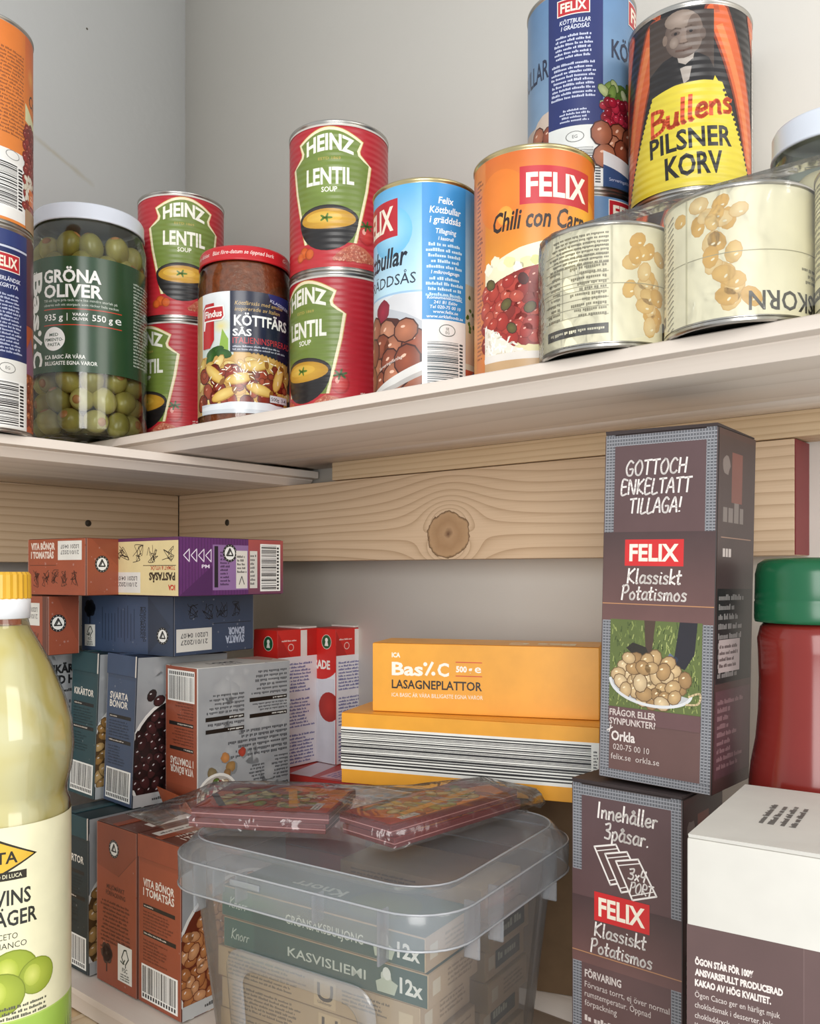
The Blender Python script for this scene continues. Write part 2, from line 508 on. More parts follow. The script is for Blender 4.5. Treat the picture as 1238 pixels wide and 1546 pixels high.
    def hand(s, txt, x, y, h, col, w=None, al='c', lw=0.11, sh=0.08, rot=0.0, kern=0.06):
        s.L += 1
        adv = [HAND.get(c, HAND[' '])[0] + kern for c in txt]
        tot = sum(adv) - kern
        kx = h if w is None else w / tot
        ox = {'l': 0, 'c': -tot * kx / 2, 'r': -tot * kx}[al]
        ca, sa = cos(rot), sin(rot)
        cx = 0
        for c, a in zip(txt, adv):
            base = {'å': 'a', 'ä': 'a', 'ö': 'o', 'Å': 'A'}.get(c, c)
            g = list(HAND.get(base, HAND[' '])[1])
            if c == 'å': g = g + [[(.24, .82), (.16, .74), (.24, .66), (.32, .74), (.24, .82)]]
            if c == 'å': a = HAND['a'][0] + kern
            for st in g:
                pts = []
                for px, py in _smooth(st):
                    X, Y = (cx + px) * kx + ox + py * h * sh, py * h
                    pts.append((x + X * ca - Y * sa, y + X * sa + Y * ca))
                s.stroke(pts, lw * h, col, nl=False)
            cx += (HAND[base][0] + kern) if base in HAND else a
    def lines(s, x, y, w, h, rows, col, al='l', fill=0.55, rag=0.25, tight=False):
        """Rows of print too small to read, set as little strokes; y is the top of the block."""
        s.L += 1
        col = lin(col)
        rh = h / rows
        th = rh * fill
        for i in range(rows):
            rw = w * (1 - rag * s.r.random())
            x0 = x if al == 'l' else (x + (w - rw) / 2 if al == 'c' else x + w - rw)
            yb = y - (i + 1) * rh + rh * .2
            cx = x0
            while cx < x0 + rw:
                n = s.r.randint(2, 8)
                for _ in range(n):
                    lw = th * s.r.uniform(.45, .7)
                    if cx + lw > x0 + rw: break
                    hh = th * s.r.choice((.72, .72, .78, 1.0, 1.1))
                    s._tri((cx, yb), (cx + lw, yb), (cx + lw, yb + hh), col)
                    s._tri((cx, yb), (cx + lw, yb + hh), (cx, yb + hh), col)
                    cx += lw + th * .16
                cx += th * .5
    def bars(s, x, y, w, h, digits=True, horiz=False, bg='f2f2ee', ink='1a1a1c', pad=1.2, dside='b', bgd=True):
        if bgd: s.rect(x, y, w, h, bg)
        s.L += 1
        ink = lin(ink)
        x0, y0, ww, hh = x + pad, y + pad, w - 2 * pad, h - 2 * pad
        dg = (0.16 * (ww if horiz else hh)) if digits else 0
        pos = 0.0
        full = hh if horiz else ww
        unit = full / 95
        while pos < full - unit:
            b = s.r.choice((1, 1, 1, 2, 2, 3)) * unit
            b = min(b, full - pos)
            if horiz:
                s.rect_raw(x0, y0 + pos, ww - dg, b, ink)
            else:
                s.rect_raw(x0 + pos, y0 + (dg if dside == 'b' else 0), b, hh - dg, ink)
            pos += b + s.r.choice((1, 1, 2, 2, 3)) * unit
        if digits:
            for k in range(13):
                if horiz:
                    s.rect_raw(x0 + ww - dg * .8, y0 + hh * k / 13, dg * .7, hh / 22, ink)
                else:
                    yy = y0 if dside == 'b' else y0 + hh - dg * .8
                    s.rect_raw(x0 + ww * k / 13, yy, ww / 22, dg * .75, ink)
    def rect_raw(s, x, y, w, h, c):
        s._tri((x, y), (x + w, y), (x + w, y + h), c); s._tri((x, y), (x + w, y + h), (x, y + h), c)
    def scatter(s, pts, r, pal, edge, sq=0.75, hl=None, rot=True, sub=8, ol=1.12):
        """Overlapping rounded pieces (beans, kernels, balls) cycling through a few layers."""
        base = s.L
        for i, (x, y) in enumerate(pts):
            s.L = base + 1 + (i % sub) * 3
            a = s.r.uniform(0, pi) if rot else 0
            q = r * s.r.uniform(.88, 1.15)
            c = lin(s.r.choice(pal))
            s.ell(x, y, q * ol, q * sq * ol, edge, a, 10, nl=False)
            s.L += 1
            s.ell(x, y, q, q * sq, c, a, 10, nl=False, edge=mix(c, edge, .45))
            if hl:
                s.L += 1
                s.ell(x - q * .22, y + q * sq * .35, q * .21, q * .11, hl, a * .3, 6, nl=False)
        s.L = base + sub * 3 + 1
    def packed(s, x0, y0, x1, y1, step, inside=None):
        pts = []
        y = y0
        k = 0
        while y <= y1:
            x = x0 + (step / 2 if k % 2 else 0)
            while x <= x1:
                p = (x + s.r.uniform(-.22, .22) * step, y + s.r.uniform(-.22, .22) * step)
                if inside is None or inside(*p): pts.append(p)
                x += step
            y += step * .82; k += 1
        s.r.shuffle(pts)
        return pts
    def seal(s, cx, cy, r, rot=0.0):          # round carton-recycling seal
        s.ell(cx, cy, r, r, '17181a', n=24); s.ell(cx, cy, r * .74, r * .74, 'e8e8e4', n=24)
        for k in range(14):
            a = 2 * pi * k / 14
            s.ell(cx + r * .87 * cos(a), cy + r * .87 * sin(a), r * .05, r * .05, 'cfcfcb', n=6, nl=(k == 0))
        t = [(cx + r * .52 * cos(rot + pi / 2 + k * 2 * pi / 3), cy + r * .52 * sin(rot + pi / 2 + k * 2 * pi / 3)) for k in range(3)]
        s.stroke([t[0], t[1], t[2], t[0]], r * .16, '17181a')
        s.stroke([(cx - r * .2, cy - r * .15), (cx + r * .05, cy + r * .3)], r * .13, '17181a')
    def forest(s, x, y, w, h, ink='2c3a30'):  # white panel with a tree outline
        s.rect(x, y, w, h, 'e9e9e2')
        cx = x + w / 2
        s.stroke([(cx - w * .3, y + h * .55), (cx - w * .12, y + h * .5), (cx, y + h * .62)], w * .06, ink)
        s.stroke([(cx - w * .05, y + h * .5), (cx - w * .22, y + h * .66), (cx - w * .05, y + h * .88), (cx + w * .1, y + h * .9), (cx + w * .26, y + h * .68), (cx + w * .05, y + h * .5), (cx + w * .05, y + h * .42)], w * .06, ink)
        s.text('FSC', cx, y + h * .28, h * .11, ink, al='c', b=.02)
        s.lines(x + w * .15, y + h * .24, w * .7, h * .2, 3, ink, 'c')
    def tree(s, cx, y, h, col='241a18'):      # printed tree silhouette
        s.stroke([(cx, y), (cx, y + h * .4)], h * .07, col)
        for k in range(7):
            s.ell(cx + h * .2 * cos(k * 1.1), y + h * .62 + h * .22 * sin(k * 1.1), h * .17, h * .17, col, n=10, nl=(k == 0))
        s.ell(cx, y + h * .62, h * .25, h * .3, col, nl=False)
    # ---- build
    def build(s, name, parent, mat, mapper, lay=0.006, base=0.05, du=None, nrm=None):
        vs, cs, ns = [], [], []
        def emit(poly, off):
            for i in range(1, len(poly) - 1):
                for p in (poly[0], poly[i], poly[i + 1]):
                    vs.append(mapper(p[0], p[1], off)); cs.append((p[2], p[3], p[4], 1.0))
                    if nrm: ns.append(nrm(p[0]))
        def clip(poly, ax, val, keep_lo):
            out = []
            for i in range(len(poly)):
                a, b = poly[i], poly[(i + 1) % len(poly)]
                ia = a[ax] <= val if keep_lo else a[ax] >= val
                ib = b[ax] <= val if keep_lo else b[ax] >= val
                if ia: out.append(a)
                if ia != ib:
                    t = (val - a[ax]) / (b[ax] - a[ax])
                    out.append(tuple(p + (q - p) * t for p, q in zip(a, b)))
            return out
        for L, a, b, c in s.t:
            if abs((b[0] - a[0]) * (c[1] - a[1]) - (b[1] - a[1]) * (c[0] - a[0])) < 1e-7:
                continue
            if (b[0] - a[0]) * (c[1] - a[1]) - (b[1] - a[1]) * (c[0] - a[0]) < 0:
                b, c = c, b
            off = base + L * lay
            poly = [a, b, c]
            us, ws = [p[0] for p in poly], [p[1] for p in poly]
            if min(us) < 0: poly = clip(poly, 0, 0.0, False)
            if poly and max(us) > s.W: poly = clip(poly, 0, s.W, True)
            if poly and min(ws) < 0: poly = clip(poly, 1, 0.0, False)
            if poly and max(ws) > s.H: poly = clip(poly, 1, s.H, True)
            if len(poly) < 3: continue
            if du:
                lo, hi = min(p[0] for p in poly), max(p[0] for p in poly)
                k = math.floor(lo / du + 1e-6)
                while (k + 1) * du < hi - 1e-6 and len(poly) >= 3:
                    part = clip(poly, 0, (k + 1) * du, True)
                    if len(part) >= 3: emit(part, off)
                    poly = clip(poly, 0, (k + 1) * du, False)
                    k += 1
            if len(poly) >= 3: emit(poly, off)
        me = bpy.data.meshes.new(name)
        n = len(vs)
        me.vertices.add(n); me.loops.add(n); me.polygons.add(n // 3)
        me.vertices.foreach_set('co', [q * S for v in vs for q in v])
        me.loops.foreach_set('vertex_index', range(n))
        me.polygons.foreach_set('loop_start', range(0, n, 3))
        me.polygons.foreach_set('loop_total', [3] * (n // 3))
        at = me.color_attributes.new('Col', 'FLOAT_COLOR', 'POINT')
        at.data.foreach_set('color', [q for c in cs for q in c])
        me.update(calc_edges=True)
        if nrm:
            me.polygons.foreach_set('use_smooth', [True] * (n // 3))
            me.normals_split_custom_set_from_vertices(ns)
        return link(name, me, mat, parent)

def on_cyl(art, name, parent, mat, r, z0, uc=None, fac=72, **kw):
    """Wrap print round a can: u = uc faces the local -Y side."""
    uc = art.W / 2 if uc is None else uc
    du = 2 * pi * r / fac
    def mp(u, v, off):
        k = math.floor((u - 1e-9) / du); t = u / du - k
        def pt(q):
            a = (q * du - uc) / r
            return (r + off) * sin(a), -(r + off) * cos(a)
        (x0, y0), (x1, y1) = pt(k), pt(k + 1)
        return (x0 + (x1 - x0) * t, y0 + (y1 - y0) * t, z0 + v)
    def nr(u):
        a = (u - uc) / r
        return (sin(a), -cos(a), 0)
    return art.build(name, parent, mat, mp, du=du, nrm=nr, **kw)

# faces of a carton standing in a frame: x runs away to the right, y away to the left
def on_left(art, name, parent, mat, R, L, z0=0, **kw):
    return art.build(name, parent, mat, lambda u, v, o: (-R / 2 - o, L / 2 - u, z0 + v), **kw)
def on_right(art, name, parent, mat, R, L, z0=0, **kw):
    return art.build(name, parent, mat, lambda u, v, o: (-R / 2 + u, -L / 2 - o, z0 + v), **kw)
def on_top(art, name, parent, mat, R, L, H, **kw):
    return art.build(name, parent, mat, lambda u, v, o: (-R / 2 + u, -L / 2 + v, H + o), **kw)

def ray(px):
    return (px - CX) / F_PX

def carton_plan(pxL, pxC, pxR, d, beta):
    """Plan of a carton from its nearest upright edge (pixel pxC, depth d mm) and where its two faces end."""
    b = radians(beta)
    X, Y = ray(pxC) * d, d
    def ln(px, dx, dy):
        k = ray(px)
        return (k * Y - X) / (dx - k * dy)
    L = ln(pxL, -sin(b), cos(b)) if pxL is not None else None
    R = ln(pxR, cos(b), sin(b)) if pxR is not None else None
    return X, Y, L, R, b

def carton_root(name, label, cat, plan, z, L=None, R=None, lean=None, group=None):
    X, Y, l, r, b = plan
    L = L or l; R = R or r
    cx = X + R / 2 * cos(b) - L / 2 * sin(b)
    cy = Y + R / 2 * sin(b) + L / 2 * cos(b)
    return thing(name, label, cat, cx, cy, z, b, group, lean), R, L
# ---------------------------------------------------------------- room shell
KX, KY = -238.5, 909.0            # plan corner where the two wall boards meet
BACK, LEFT = radians(-40), radians(50)

def frame(o, rot, z=0.0):
    o.location = (KX * S, KY * S, EYE + z * S)
    o.rotation_euler = (0, 0, rot)
    return o

def struct(name, bm, mat, rot, parent=None, sharp=0.6):
    o = obj(name, bm, mat, parent, sharp=sharp)
    if parent is None:
        frame(o, rot)
        o['kind'] = 'structure'
    return o

def slab_bm(prof, x0, x1, bm=None):
    """Extrude a (y, z) outline along local X."""
    bm = bm or bmesh.new()
    a = [bm.verts.new((x0 * S, y * S, z * S)) for y, z in prof]
    b = [bm.verts.new((x1 * S, y * S, z * S)) for y, z in prof]
    n = len(prof)
    bm.faces.new(a); bm.faces.new(b[::-1])
    for i in range(n):
        j = (i + 1) % n
        bm.faces.new((a[j], a[i], b[i], b[j]))
    return bm

def wall_mat(name, col, stain=False):
    m, nt, b = new_mat(name)
    c = lin(col)
    tc = N(nt, 'ShaderNodeTexCoord')
    no = N(nt, 'ShaderNodeTexNoise', i_Scale=3.0, i_Detail=4.0)
    nt.links.new(tc.outputs['Object'], no.inputs['Vector'])
    rp = N(nt, 'ShaderNodeValToRGB')
    rp.color_ramp.elements[0].position = 0.3; rp.color_ramp.elements[1].position = 0.7
    rp.color_ramp.elements[0].color = (*[x * .97 for x in c], 1); rp.color_ramp.elements[1].color = (*[x * 1.02 for x in c], 1)
    nt.links.new(no.outputs['Fac'], rp.inputs['Fac'])
    colout = rp.outputs['Color']
    if stain:                       # a faint yellowish scuff and one dark speck
        sx = N(nt, 'ShaderNodeSeparateXYZ'); nt.links.new(tc.outputs['Object'], sx.inputs[0])
        dx = math_n(nt, 'SUBTRACT', sx.outputs['X'], -0.112)
        dz = math_n(nt, 'ADD', math_n(nt, 'SUBTRACT', sx.outputs['Z'], 0.394), math_n(nt, 'MULTIPLY', dx, 0.42))
        n2 = N(nt, 'ShaderNodeTexNoise', i_Scale=70.0, i_Detail=3.0); nt.links.new(tc.outputs['Object'], n2.inputs['Vector'])
        dz2 = math_n(nt, 'ADD', math_n(nt, 'ABSOLUTE', dz), math_n(nt, 'MULTIPLY', math_n(nt, 'SUBTRACT', n2.outputs['Fac'], .5), .006))
        f1 = math_n(nt, 'SUBTRACT', 1.0, math_n(nt, 'DIVIDE', dz2, 0.0035), True)
        f2 = math_n(nt, 'SUBTRACT', 1.0, math_n(nt, 'DIVIDE', math_n(nt, 'ABSOLUTE', dx), 0.034), True)
        f = math_n(nt, 'MULTIPLY', math_n(nt, 'MULTIPLY', f1, math_n(nt, 'POWER', f2, 0.5)), 0.45)
        mm = N(nt, 'ShaderNodeMix', data_type='RGBA'); nt.links.new(f, mm.inputs[0])
        nt.links.new(colout, mm.inputs[6]); mm.inputs[7].default_value = (*lin('b9a878'), 1)
        colout = mm.outputs[2]
        ex = math_n(nt, 'SUBTRACT', sx.outputs['X'], -0.0865); ez = math_n(nt, 'SUBTRACT', sx.outputs['Z'], 0.531)
        sp = math_n(nt, 'LESS_THAN', math_n(nt, 'ADD', math_n(nt, 'MULTIPLY', ex, ex), math_n(nt, 'MULTIPLY', ez, ez)), 1.3e-6)
        mk = N(nt, 'ShaderNodeMix', data_type='RGBA'); nt.links.new(sp, mk.inputs[0])
        nt.links.new(colout, mk.inputs[6]); mk.inputs[7].default_value = (*lin('6a6458'), 1)
        colout = mk.outputs[2]
    nt.links.new(colout, b.inputs['Base Color'])
    b.inputs['Roughness'].default_value = 0.6
    b.inputs['Specular IOR Level'].default_value = 0.3
    n3 = N(nt, 'ShaderNodeTexNoise', i_Scale=160.0, i_Detail=3.0)
    nt.links.new(tc.outputs['Object'], n3.inputs['Vector'])
    bp = N(nt, 'ShaderNodeBump', i_Strength=0.06, i_Distance=0.002)
    nt.links.new(n3.outputs['Fac'], bp.inputs['Height']); nt.links.new(bp.outputs['Normal'], b.inputs['Normal'])
    return m

struct('wall_back', box_bm(-28, 1300, 28, 88, -700, 900), wall_mat('painted_back_wall', 'dcd7ce'), BACK)
struct('wall_left', box_bm(-1300, 88, 28, 88, -700, 900), wall_mat('painted_left_wall', 'dcdcda', True), LEFT)

pine_board = pine_mat('planed_pine_board', 'd2b798', 'a88968', 150.0, 0.012, (0.350, 0.0295, 0.0180))
pine_left = pine_mat('planed_pine_board_left', 'd2b99a', 'ab8c6a', 140.0, 0.014)
pine_batten = pine_mat('pine_batten', 'd8be9a', 'ba9a74', 200.0, 0.006)
pine_shelf = pine_mat('pale_pine_shelf', 'e6dbd0', 'd3c6b9', 60.0, 0.03, None, 0.5, (0, 0, 0), 0.3)
pine_edge_end = plain('red_painted_end', '7d2b2e', 0.5)
pine_low = [pine_mat('worn_pine_plank_%s' % k, c0, c1, f, 0.02) for k, c0, c1, f in
            (('fair', 'd8bd94', 'b08a5c', 120), ('mid', 'c9a77a', '9c7648', 150), ('pale', 'e2cfb0', 'c2a67c', 110))]
dark_hole = plain('screw_metal', '4a443c', 0.45, 0.7)

bb = struct('trim_1', box_bm(0, 607, 0, 27.5, 10, 79, 0.8), pine_board, BACK)
bb['label'] = 'pine board with a big knot screwed to the back wall'
end = obj('painted_end', box_bm(607, 607.6, 0.4, 27.2, 10.4, 78.6), pine_edge_end, bb)
lb = struct('trim_2', box_bm(-720, -0.4, 0, 27.5, 9, 79, 0.8), pine_left, LEFT)
def screw(parent, x, z):
    bm = lathe_bm([(0, 0.5), (1.2, 0.55), (1.5, 0.25), (2.6, 0.7), (3.1, 0.4), (3.2, -0.4), (0, -0.4)], 16)
    bmesh.ops.rotate(bm, verts=bm.verts[:], cent=(0, 0, 0), matrix=Matrix.Rotation(pi / 2, 3, 'X'))
    bmesh.ops.translate(bm, verts=bm.verts[:], vec=(x * S, 0, z * S))
    obj('screw', bm, dark_hole, parent, True)
def on_board(px, y_px, left):
    k = ray(px)
    if left:   # K - t*a
        t = (k * KY - KX) / (k * .766 - .643); Y = KY - t * .766; x = -t
    else:
        t = (k * KY - KX) / (.766 + k * .643); Y = KY - t * .643; x = t
    return x, (HY - y_px) * Y / F_PX
screw(lb, *on_board(133, 790, True))
screw(bb, *on_board(343, 789, False))
bat = struct('trim_3', box_bm(224, 1100, -1.2, 27.5, 79.6, 95, 0.6), pine_batten, BACK)

def shelf(name, label, rot, prof_front, joints, y_back, z0, z1, x0, x1, mat):
    t = bpy.data.objects.new(name, None); COL.objects.link(t)
    frame(t, rot); tag(t, label, 'shelf')
    ys = [None] + joints + [y_back]
    for i in range(len(ys) - 1):
        if i == 0:
            prof = prof_front + [(ys[1] - .3, z0), (ys[1] - .3, z0 + .9), (ys[1] - .3, z1)]
        else:
            prof = [(ys[i] + .3, z1), (ys[i] + .3, z0 + 1.0), (ys[i] + 1.2, z0), (ys[i + 1] - .3, z0), (ys[i + 1] - .3, z1)]
        obj('plank', slab_bm(prof, x0, x1), mat, t, sharp=0.4)
    return t

def lip(y, z0, z1):
    return [(y + .6, z1), (y, z1 - .6), (y, z1 - 6.4), (y + .3, z1 - 6.6), (y + 7.5, z1 - 7.3), (y + 7.7, z1 - 8.0), (y + 13.5, z0 + .3), (y + 14.5, z0)]
shelf('upper_shelf', 'pale pine shelf board along the back wall under the soup and sausage cans', BACK, lip(-145, 95, 110), [-38], 26, 95, 110, -26, 1100, pine_shelf)
shelf('upper_shelf', 'pale pine shelf board along the left wall, slid under the other upper board', LEFT, lip(-179, 79, 93), [-70], 26, 79, 93, -720, 26, pine_shelf)
shelf('lower_shelf', 'lower pine shelf board carrying the cartons and the plastic bin', BACK, [(-228, -285.4), (-228, -299.4), (-227.4, -300)], [-140, -50], 26, -300, -285, -26, 1000, pine_shelf)

low = bpy.data.objects.new('lower_shelf', None); COL.objects.link(low); frame(low, LEFT)
tag(low, 'slatted pine shelf along the left wall carrying the vinegar bottle', 'shelf')
y = -452.0
k = 0
while y < 20:
    w = (46, 30, 52, 38)[k % 4]
    zt = -300.3 - (0.5, 0.0, 0.8, 0.3)[k % 4]
    obj('plank', box_bm(-800, 26, y + .4, min(26, y + w) - .4, -316, zt, 0.5), pine_low[(0, 2, 1, 0, 1, 2)[k % 6]], low, sharp=.5)
    y += w; k += 1
# ---------------------------------------------------------------- tins
def tin(name, label, x, y, z, r, h, art, mat='paper', turn=0.0, metal='steel', cat='can', group=None, lo=2.2, flip=False, lean=None):
    t = thing(name, label, cat, x, y, z, face_cam(x, y) + radians(turn), group, lean)
    t.location.z += 0.0
    prof = [(0, 1.6), (r - 3.2, 1.6), (r - 2.4, 0.2), (r - .4, 0.0), (r + .35, .7), (r + .35, 1.9), (r - .35, 2.5), (r - .35, 3.0)]
    prof += [(r - .3, 3.4), (r - .3, h - 3.4), (r - .35, h - 3.0)]
    obj('can_body', lathe_bm(prof, 72), M[metal], t, True, 0.7)
    obj('rim', lathe_bm([(r - .35, h - 3.0), (r - .3, h - 2.5), (r + .4, h - 1.9), (r + .45, h - .7), (r - .3, h), (r - 1.6, h - .1), (r - 2.3, h - 2.6)], 72), M[metal], t, True, 1.2)
    lid = [(r - 2.3, h - 2.6), (r - 6, h - 2.9), (r - 7, h - 2.4), (r - 10, h - 2.4), (r - 11, h - 2.9), (0, h - 2.9)]
    obj('lid', lathe_bm(lid, 48), M[metal], t, True, 0.8)
    if art is not None:
        on_cyl(art, 'label', t, M[mat], r - .1, lo + .8)
    return t

def felix_logo(A, x, y, w, h, red='c2252d', border=None, bw=.6):
    if border: A.rect(x - bw, y - bw, w + 2 * bw, h + 2 * bw, border)
    A.rect(x, y, w, h, red)
    A.text('FELIX', x + w * .08, y + h * .2, h * .6, 'f4ead6', w * .84, b=.03)

def lentil_art(r, h, seed):
    W, H = 2 * pi * r, h - 6.2
    A = Art(W, H, seed)
    A.rect(0, 0, W, H, 'b3222e')
    c = W / 2
    A.grad(c - 42, 0, 84, 30, 'c43238', 'b3222e')
    def key(g):        # the keystone outline grown by g mm
        top = [(-30.5 - g, 79 - g * .2), (-26 - g * .3, 81.2 + g * .7), (-21.6 - g * .8, 84.4 + g * .5), (-20.6 - g, 88), (-23.6 - g * .9, 94.2 + g * .5)]
        arc = [(-21.5 + 43 * k / 12, 95.2 + 7.0 * sin(pi * k / 12) + g) for k in range(13)]
        rt = [(-x, y) for x, y in top[::-1]]
        bot = [(27.5 + g, 60), (18 + g, 20), (-18 - g, 20), (-27.5 - g, 60)]
        return [(c + x, y - 2.0) for x, y in top + arc + rt + bot]
    A.poly(key(2.9), 'c9a05a'); A.poly(key(2.3), 'efe3bd'); A.poly(key(.2), '72863a')
    A.ell(c - 4, 62, 15, 12, '7f9446', edge='72863a', n=20); A.poly([(c - 20, 24), (c + 20, 24), (c + 23, 42), (c - 23, 42)], '8a9c50')
    def arch(px, py):
        return px, py * (1 + .18 * (1 - (px / 20) ** 2)) + 3.6 * (1 - (px / 20) ** 2)
    A.text('HEINZ', c, 82.4, 9.6, 'f2f0e2', 37, 'c', .035, 0, 0, arch)
    A.text('ESTD 1869', c, 78.6, 1.9, 'b9a455', 17, 'c', .01)
    A.text('LENTIL', c, 61.0, 11.5, 'f2f0e2', 37, 'c', .03)
    A.text('SOUP', c, 55.0, 3.6, 'f2f0e2', 12, 'c', .02)
    # bowl of soup
    bx, by = c - 1.5, 27
    A.poly([(bx - 23.5, by + 9)] + [(bx - 23.5 * cos(pi * k / 16) * (1 if k else 1), by + 9 - 24 * sin(pi * k / 16)) for k in range(1, 16)] + [(bx + 23.5, by + 9)], '1d1a1a')
    A.ell(bx, by + 9, 23.6, 9.6, '262221', n=28); A.ell(bx, by + 9.2, 22.2, 8.4, '3a3330', n=28)
    A.ell(bx, by + 8.4, 21.4, 7.5, 'dcae3e', n=28, edge='c08f2c'); A.ell(bx - 3, by + 9.6, 14, 4, 'e6bf58', n=20, edge='dcae3e')
    for k in range(5):
        a = k * 1.25
        A.ell(bx - 1 + 2.6 * cos(a), by + 9 + 1.1 * sin(a), 2.6, .9, '5d7d28', a, 8, nl=(k == 0))
    # carrots, tomato, lentils
    for dx, dy, q in ((-21, 10, 4.4), (-16, 8.5, 4.0), (-25, 7.5, 3.6)):
        A.ell(c + dx, dy + 2, q, q * 1.05, 'a8431a', n=14); A.ell(c + dx + .4, dy + 2.2, q * .84, q * .88, 'dd6a2a', n=14, edge='c95a22')
    A.ell(c + 29, 25, 6.8, 7.4, 'a51f24', n=18); A.ell(c + 28.4, 25.4, 6, 6.6, 'd2453f', n=18, edge='b52a2c'); A.ell(c + 26.5, 27.5, 1.6, 2.2, 'eba89a', n=10)
    for k in range(6):
        a = k * pi / 3 + .3
        A.ell(c + 28.6 + 2.8 * cos(a), 32 + 1.6 * sin(a), 2.9, .9, '3f5a24', a, 8, nl=(k == 0))
    A.poly([(c + 2, 6), (c + 10, 13), (c + 18, 17.5), (c + 27, 15), (c + 40, 6.5), (c + 22, 4)], 'c26a50')
    A.scatter(A.packed(c + 4, 5, c + 38, 17, 1.7, lambda x, y: y < 5 + 12 * max(0, 1 - abs(x - c - 19) / 19)), 1.1, ['d98a6c', 'c86f54', 'e4a184', 'b85d46'], 'a24c3a', .7, sub=4)
    A.lines(c + 44, 20, 10, 18, 8, 'e8c8c0')
    A.lines(c + 60, 88, 30, 66, 30, 'e6c9c4')
    A.rect(0, H - 1.4, W, 1.4, 'c9c4bc')
    return A

R_H, H_H = 38.0, 111.0
heinz = [('red and green lentil soup tin, upper of the pair beside the light blue tin', -55, 683, 221, -11, 3),
         ('red and green lentil soup tin, lower of the pair beside the light blue tin', -55, 683, 110, -42, 4),
         ('red and green lentil soup tin behind the pasta sauce jar, upper of its pair', -208.5, 803, 221, 4, 5),
         ('red and green lentil soup tin peeking out between olive jar and pasta sauce jar', -208.5, 803, 110, -52, 6)]
for lab, x, y, z, tn, sd in heinz:
    tin('soup_can', lab, x, y, z, R_H, H_H, lentil_art(R_H, H_H, sd), 'ribbed', tn, group='lentil soup tins')

def beans_chili(A, x0, x1, y0, y1):
    A.rect(x0, y0, x1 - x0, y1 - y0, '8c241d')
    A.scatter(A.packed(x0, y0, x1, y1, 4.6), 3.1, ['a82a22', 'b8382c', '8e2019', 'c04a38', '6f2a22'], '5a1512', .78, 'e8a898', sub=9)
    A.scatter(A.packed(x0, y0, x1, y1, 15), 3.0, ['3a2218', '5f5a30', '4a1a16'], '3a1210', .8, sub=3)

def chili_art(r, h, seed):
    W, H = 2 * pi * r, h - 6.2
    A = Art(W, H, seed); c = W / 2
    A.grad(0, 0, W, H, 'e0963e', 'd4762c')
    A.rect(c - 44, 0, 12, H, 'd9813f')
    A.lines(c - 42, H - 8, 8, H - 20, 44, '8a4a22', rag=.5)
    A.grad(c - 32, H * .45, 76, H * .55, 'e4962f', 'd26a28')
    A.ell(c - 20, H * .80, 17, 17, 'e9822c', n=24, edge='e07a27'); A.ell(c - 17, H * .72, 5, 5.4, 'f2b24e', n=18, edge='ee9c38')
    A.ell(c + 34, H * .72, 14, 12, 'f0b03a', n=24, edge='e99230')
    felix_logo(A, c - 8, H * .755, 46, H * .17, 'bf2430')
    A.text('Chili con Carne', c - 26, H * .652, 10.6, '2b1a14', 63, b=.024, sh=.16)
    # photograph: cream, beans, rice, plate
    A.rect(c - 32, 8, 80, H * .44, 'e9dfae')
    A.poly([(c - 32, H * .5), (c - 20, H * .53), (c - 8, H * .565), (c + 6, H * .59), (c + 14, H * .55), (c + 48, H * .5), (c + 48, H * .4), (c - 32, H * .4)], 'efe9c6')
    for k in range(14):
        A.blob(c - 29 + k * 5, H * .5 + A.r.uniform(-3, 3), A.r.uniform(2, 4), A.r.choice(['f6f2dc', 'e6e0a8', 'cfd08a', 'f2ecd0']), nl=(k % 3 == 0))
    A.poly([(c - 32, 22), (c - 32, H * .39), (c - 22, H * .43), (c - 6, H * .47), (c + 14, H * .5), (c + 48, H * .47), (c + 48, 16), (c, 16)], '8c241d')
    A.scatter(A.packed(c - 31, 20, c + 47, H * .47, 6.0, lambda x, y: y < H * .395 + (x - c + 32) * .3), 4.6, ['b0342a', 'bc4233', '9a2a22', 'c65844', '8a3026'], '7c1e18', .8, 'eab0a0', sub=9, ol=1.06)
    A.scatter(A.packed(c - 26, 24, c + 46, H * .45, 17), 3.4, ['40251a', '6a6434', '52201a'], '3c1410', .8, sub=3)
    A.poly([(c - 32, 8), (c - 32, 30), (c - 24, 26), (c - 12, 16), (c - 2, 12), (c + 6, 8)], 'ebe4d6')
    A.L += 1
    for k in range(70):
        x = c - 31 + abs(A.r.gauss(0, 13)); y = 10 + A.r.random() * max(2, 19 - (x - c + 31) * .55)
        a = A.r.uniform(0, pi)
        A.ell(x, y, 2.1, .62, A.r.choice(['fbf8f0', 'f1ece0', 'd9cfba']), a, 6, nl=(k % 9 == 0))
    A.rect(c - 32, 0, 84, 9.5, 'c9a67c'); A.rect(c - 32, 8.2, 84, 4.2, 'e8e2da')
    return A
tin('chili_can', 'orange chili tin with red logo, front tin beside the blue meatball tin', 75, 534, 110, 36.0, 133, chili_art(36.0, 133, 11), 'paper', 0, 'gold_tin', group='tall ready-meal tins')

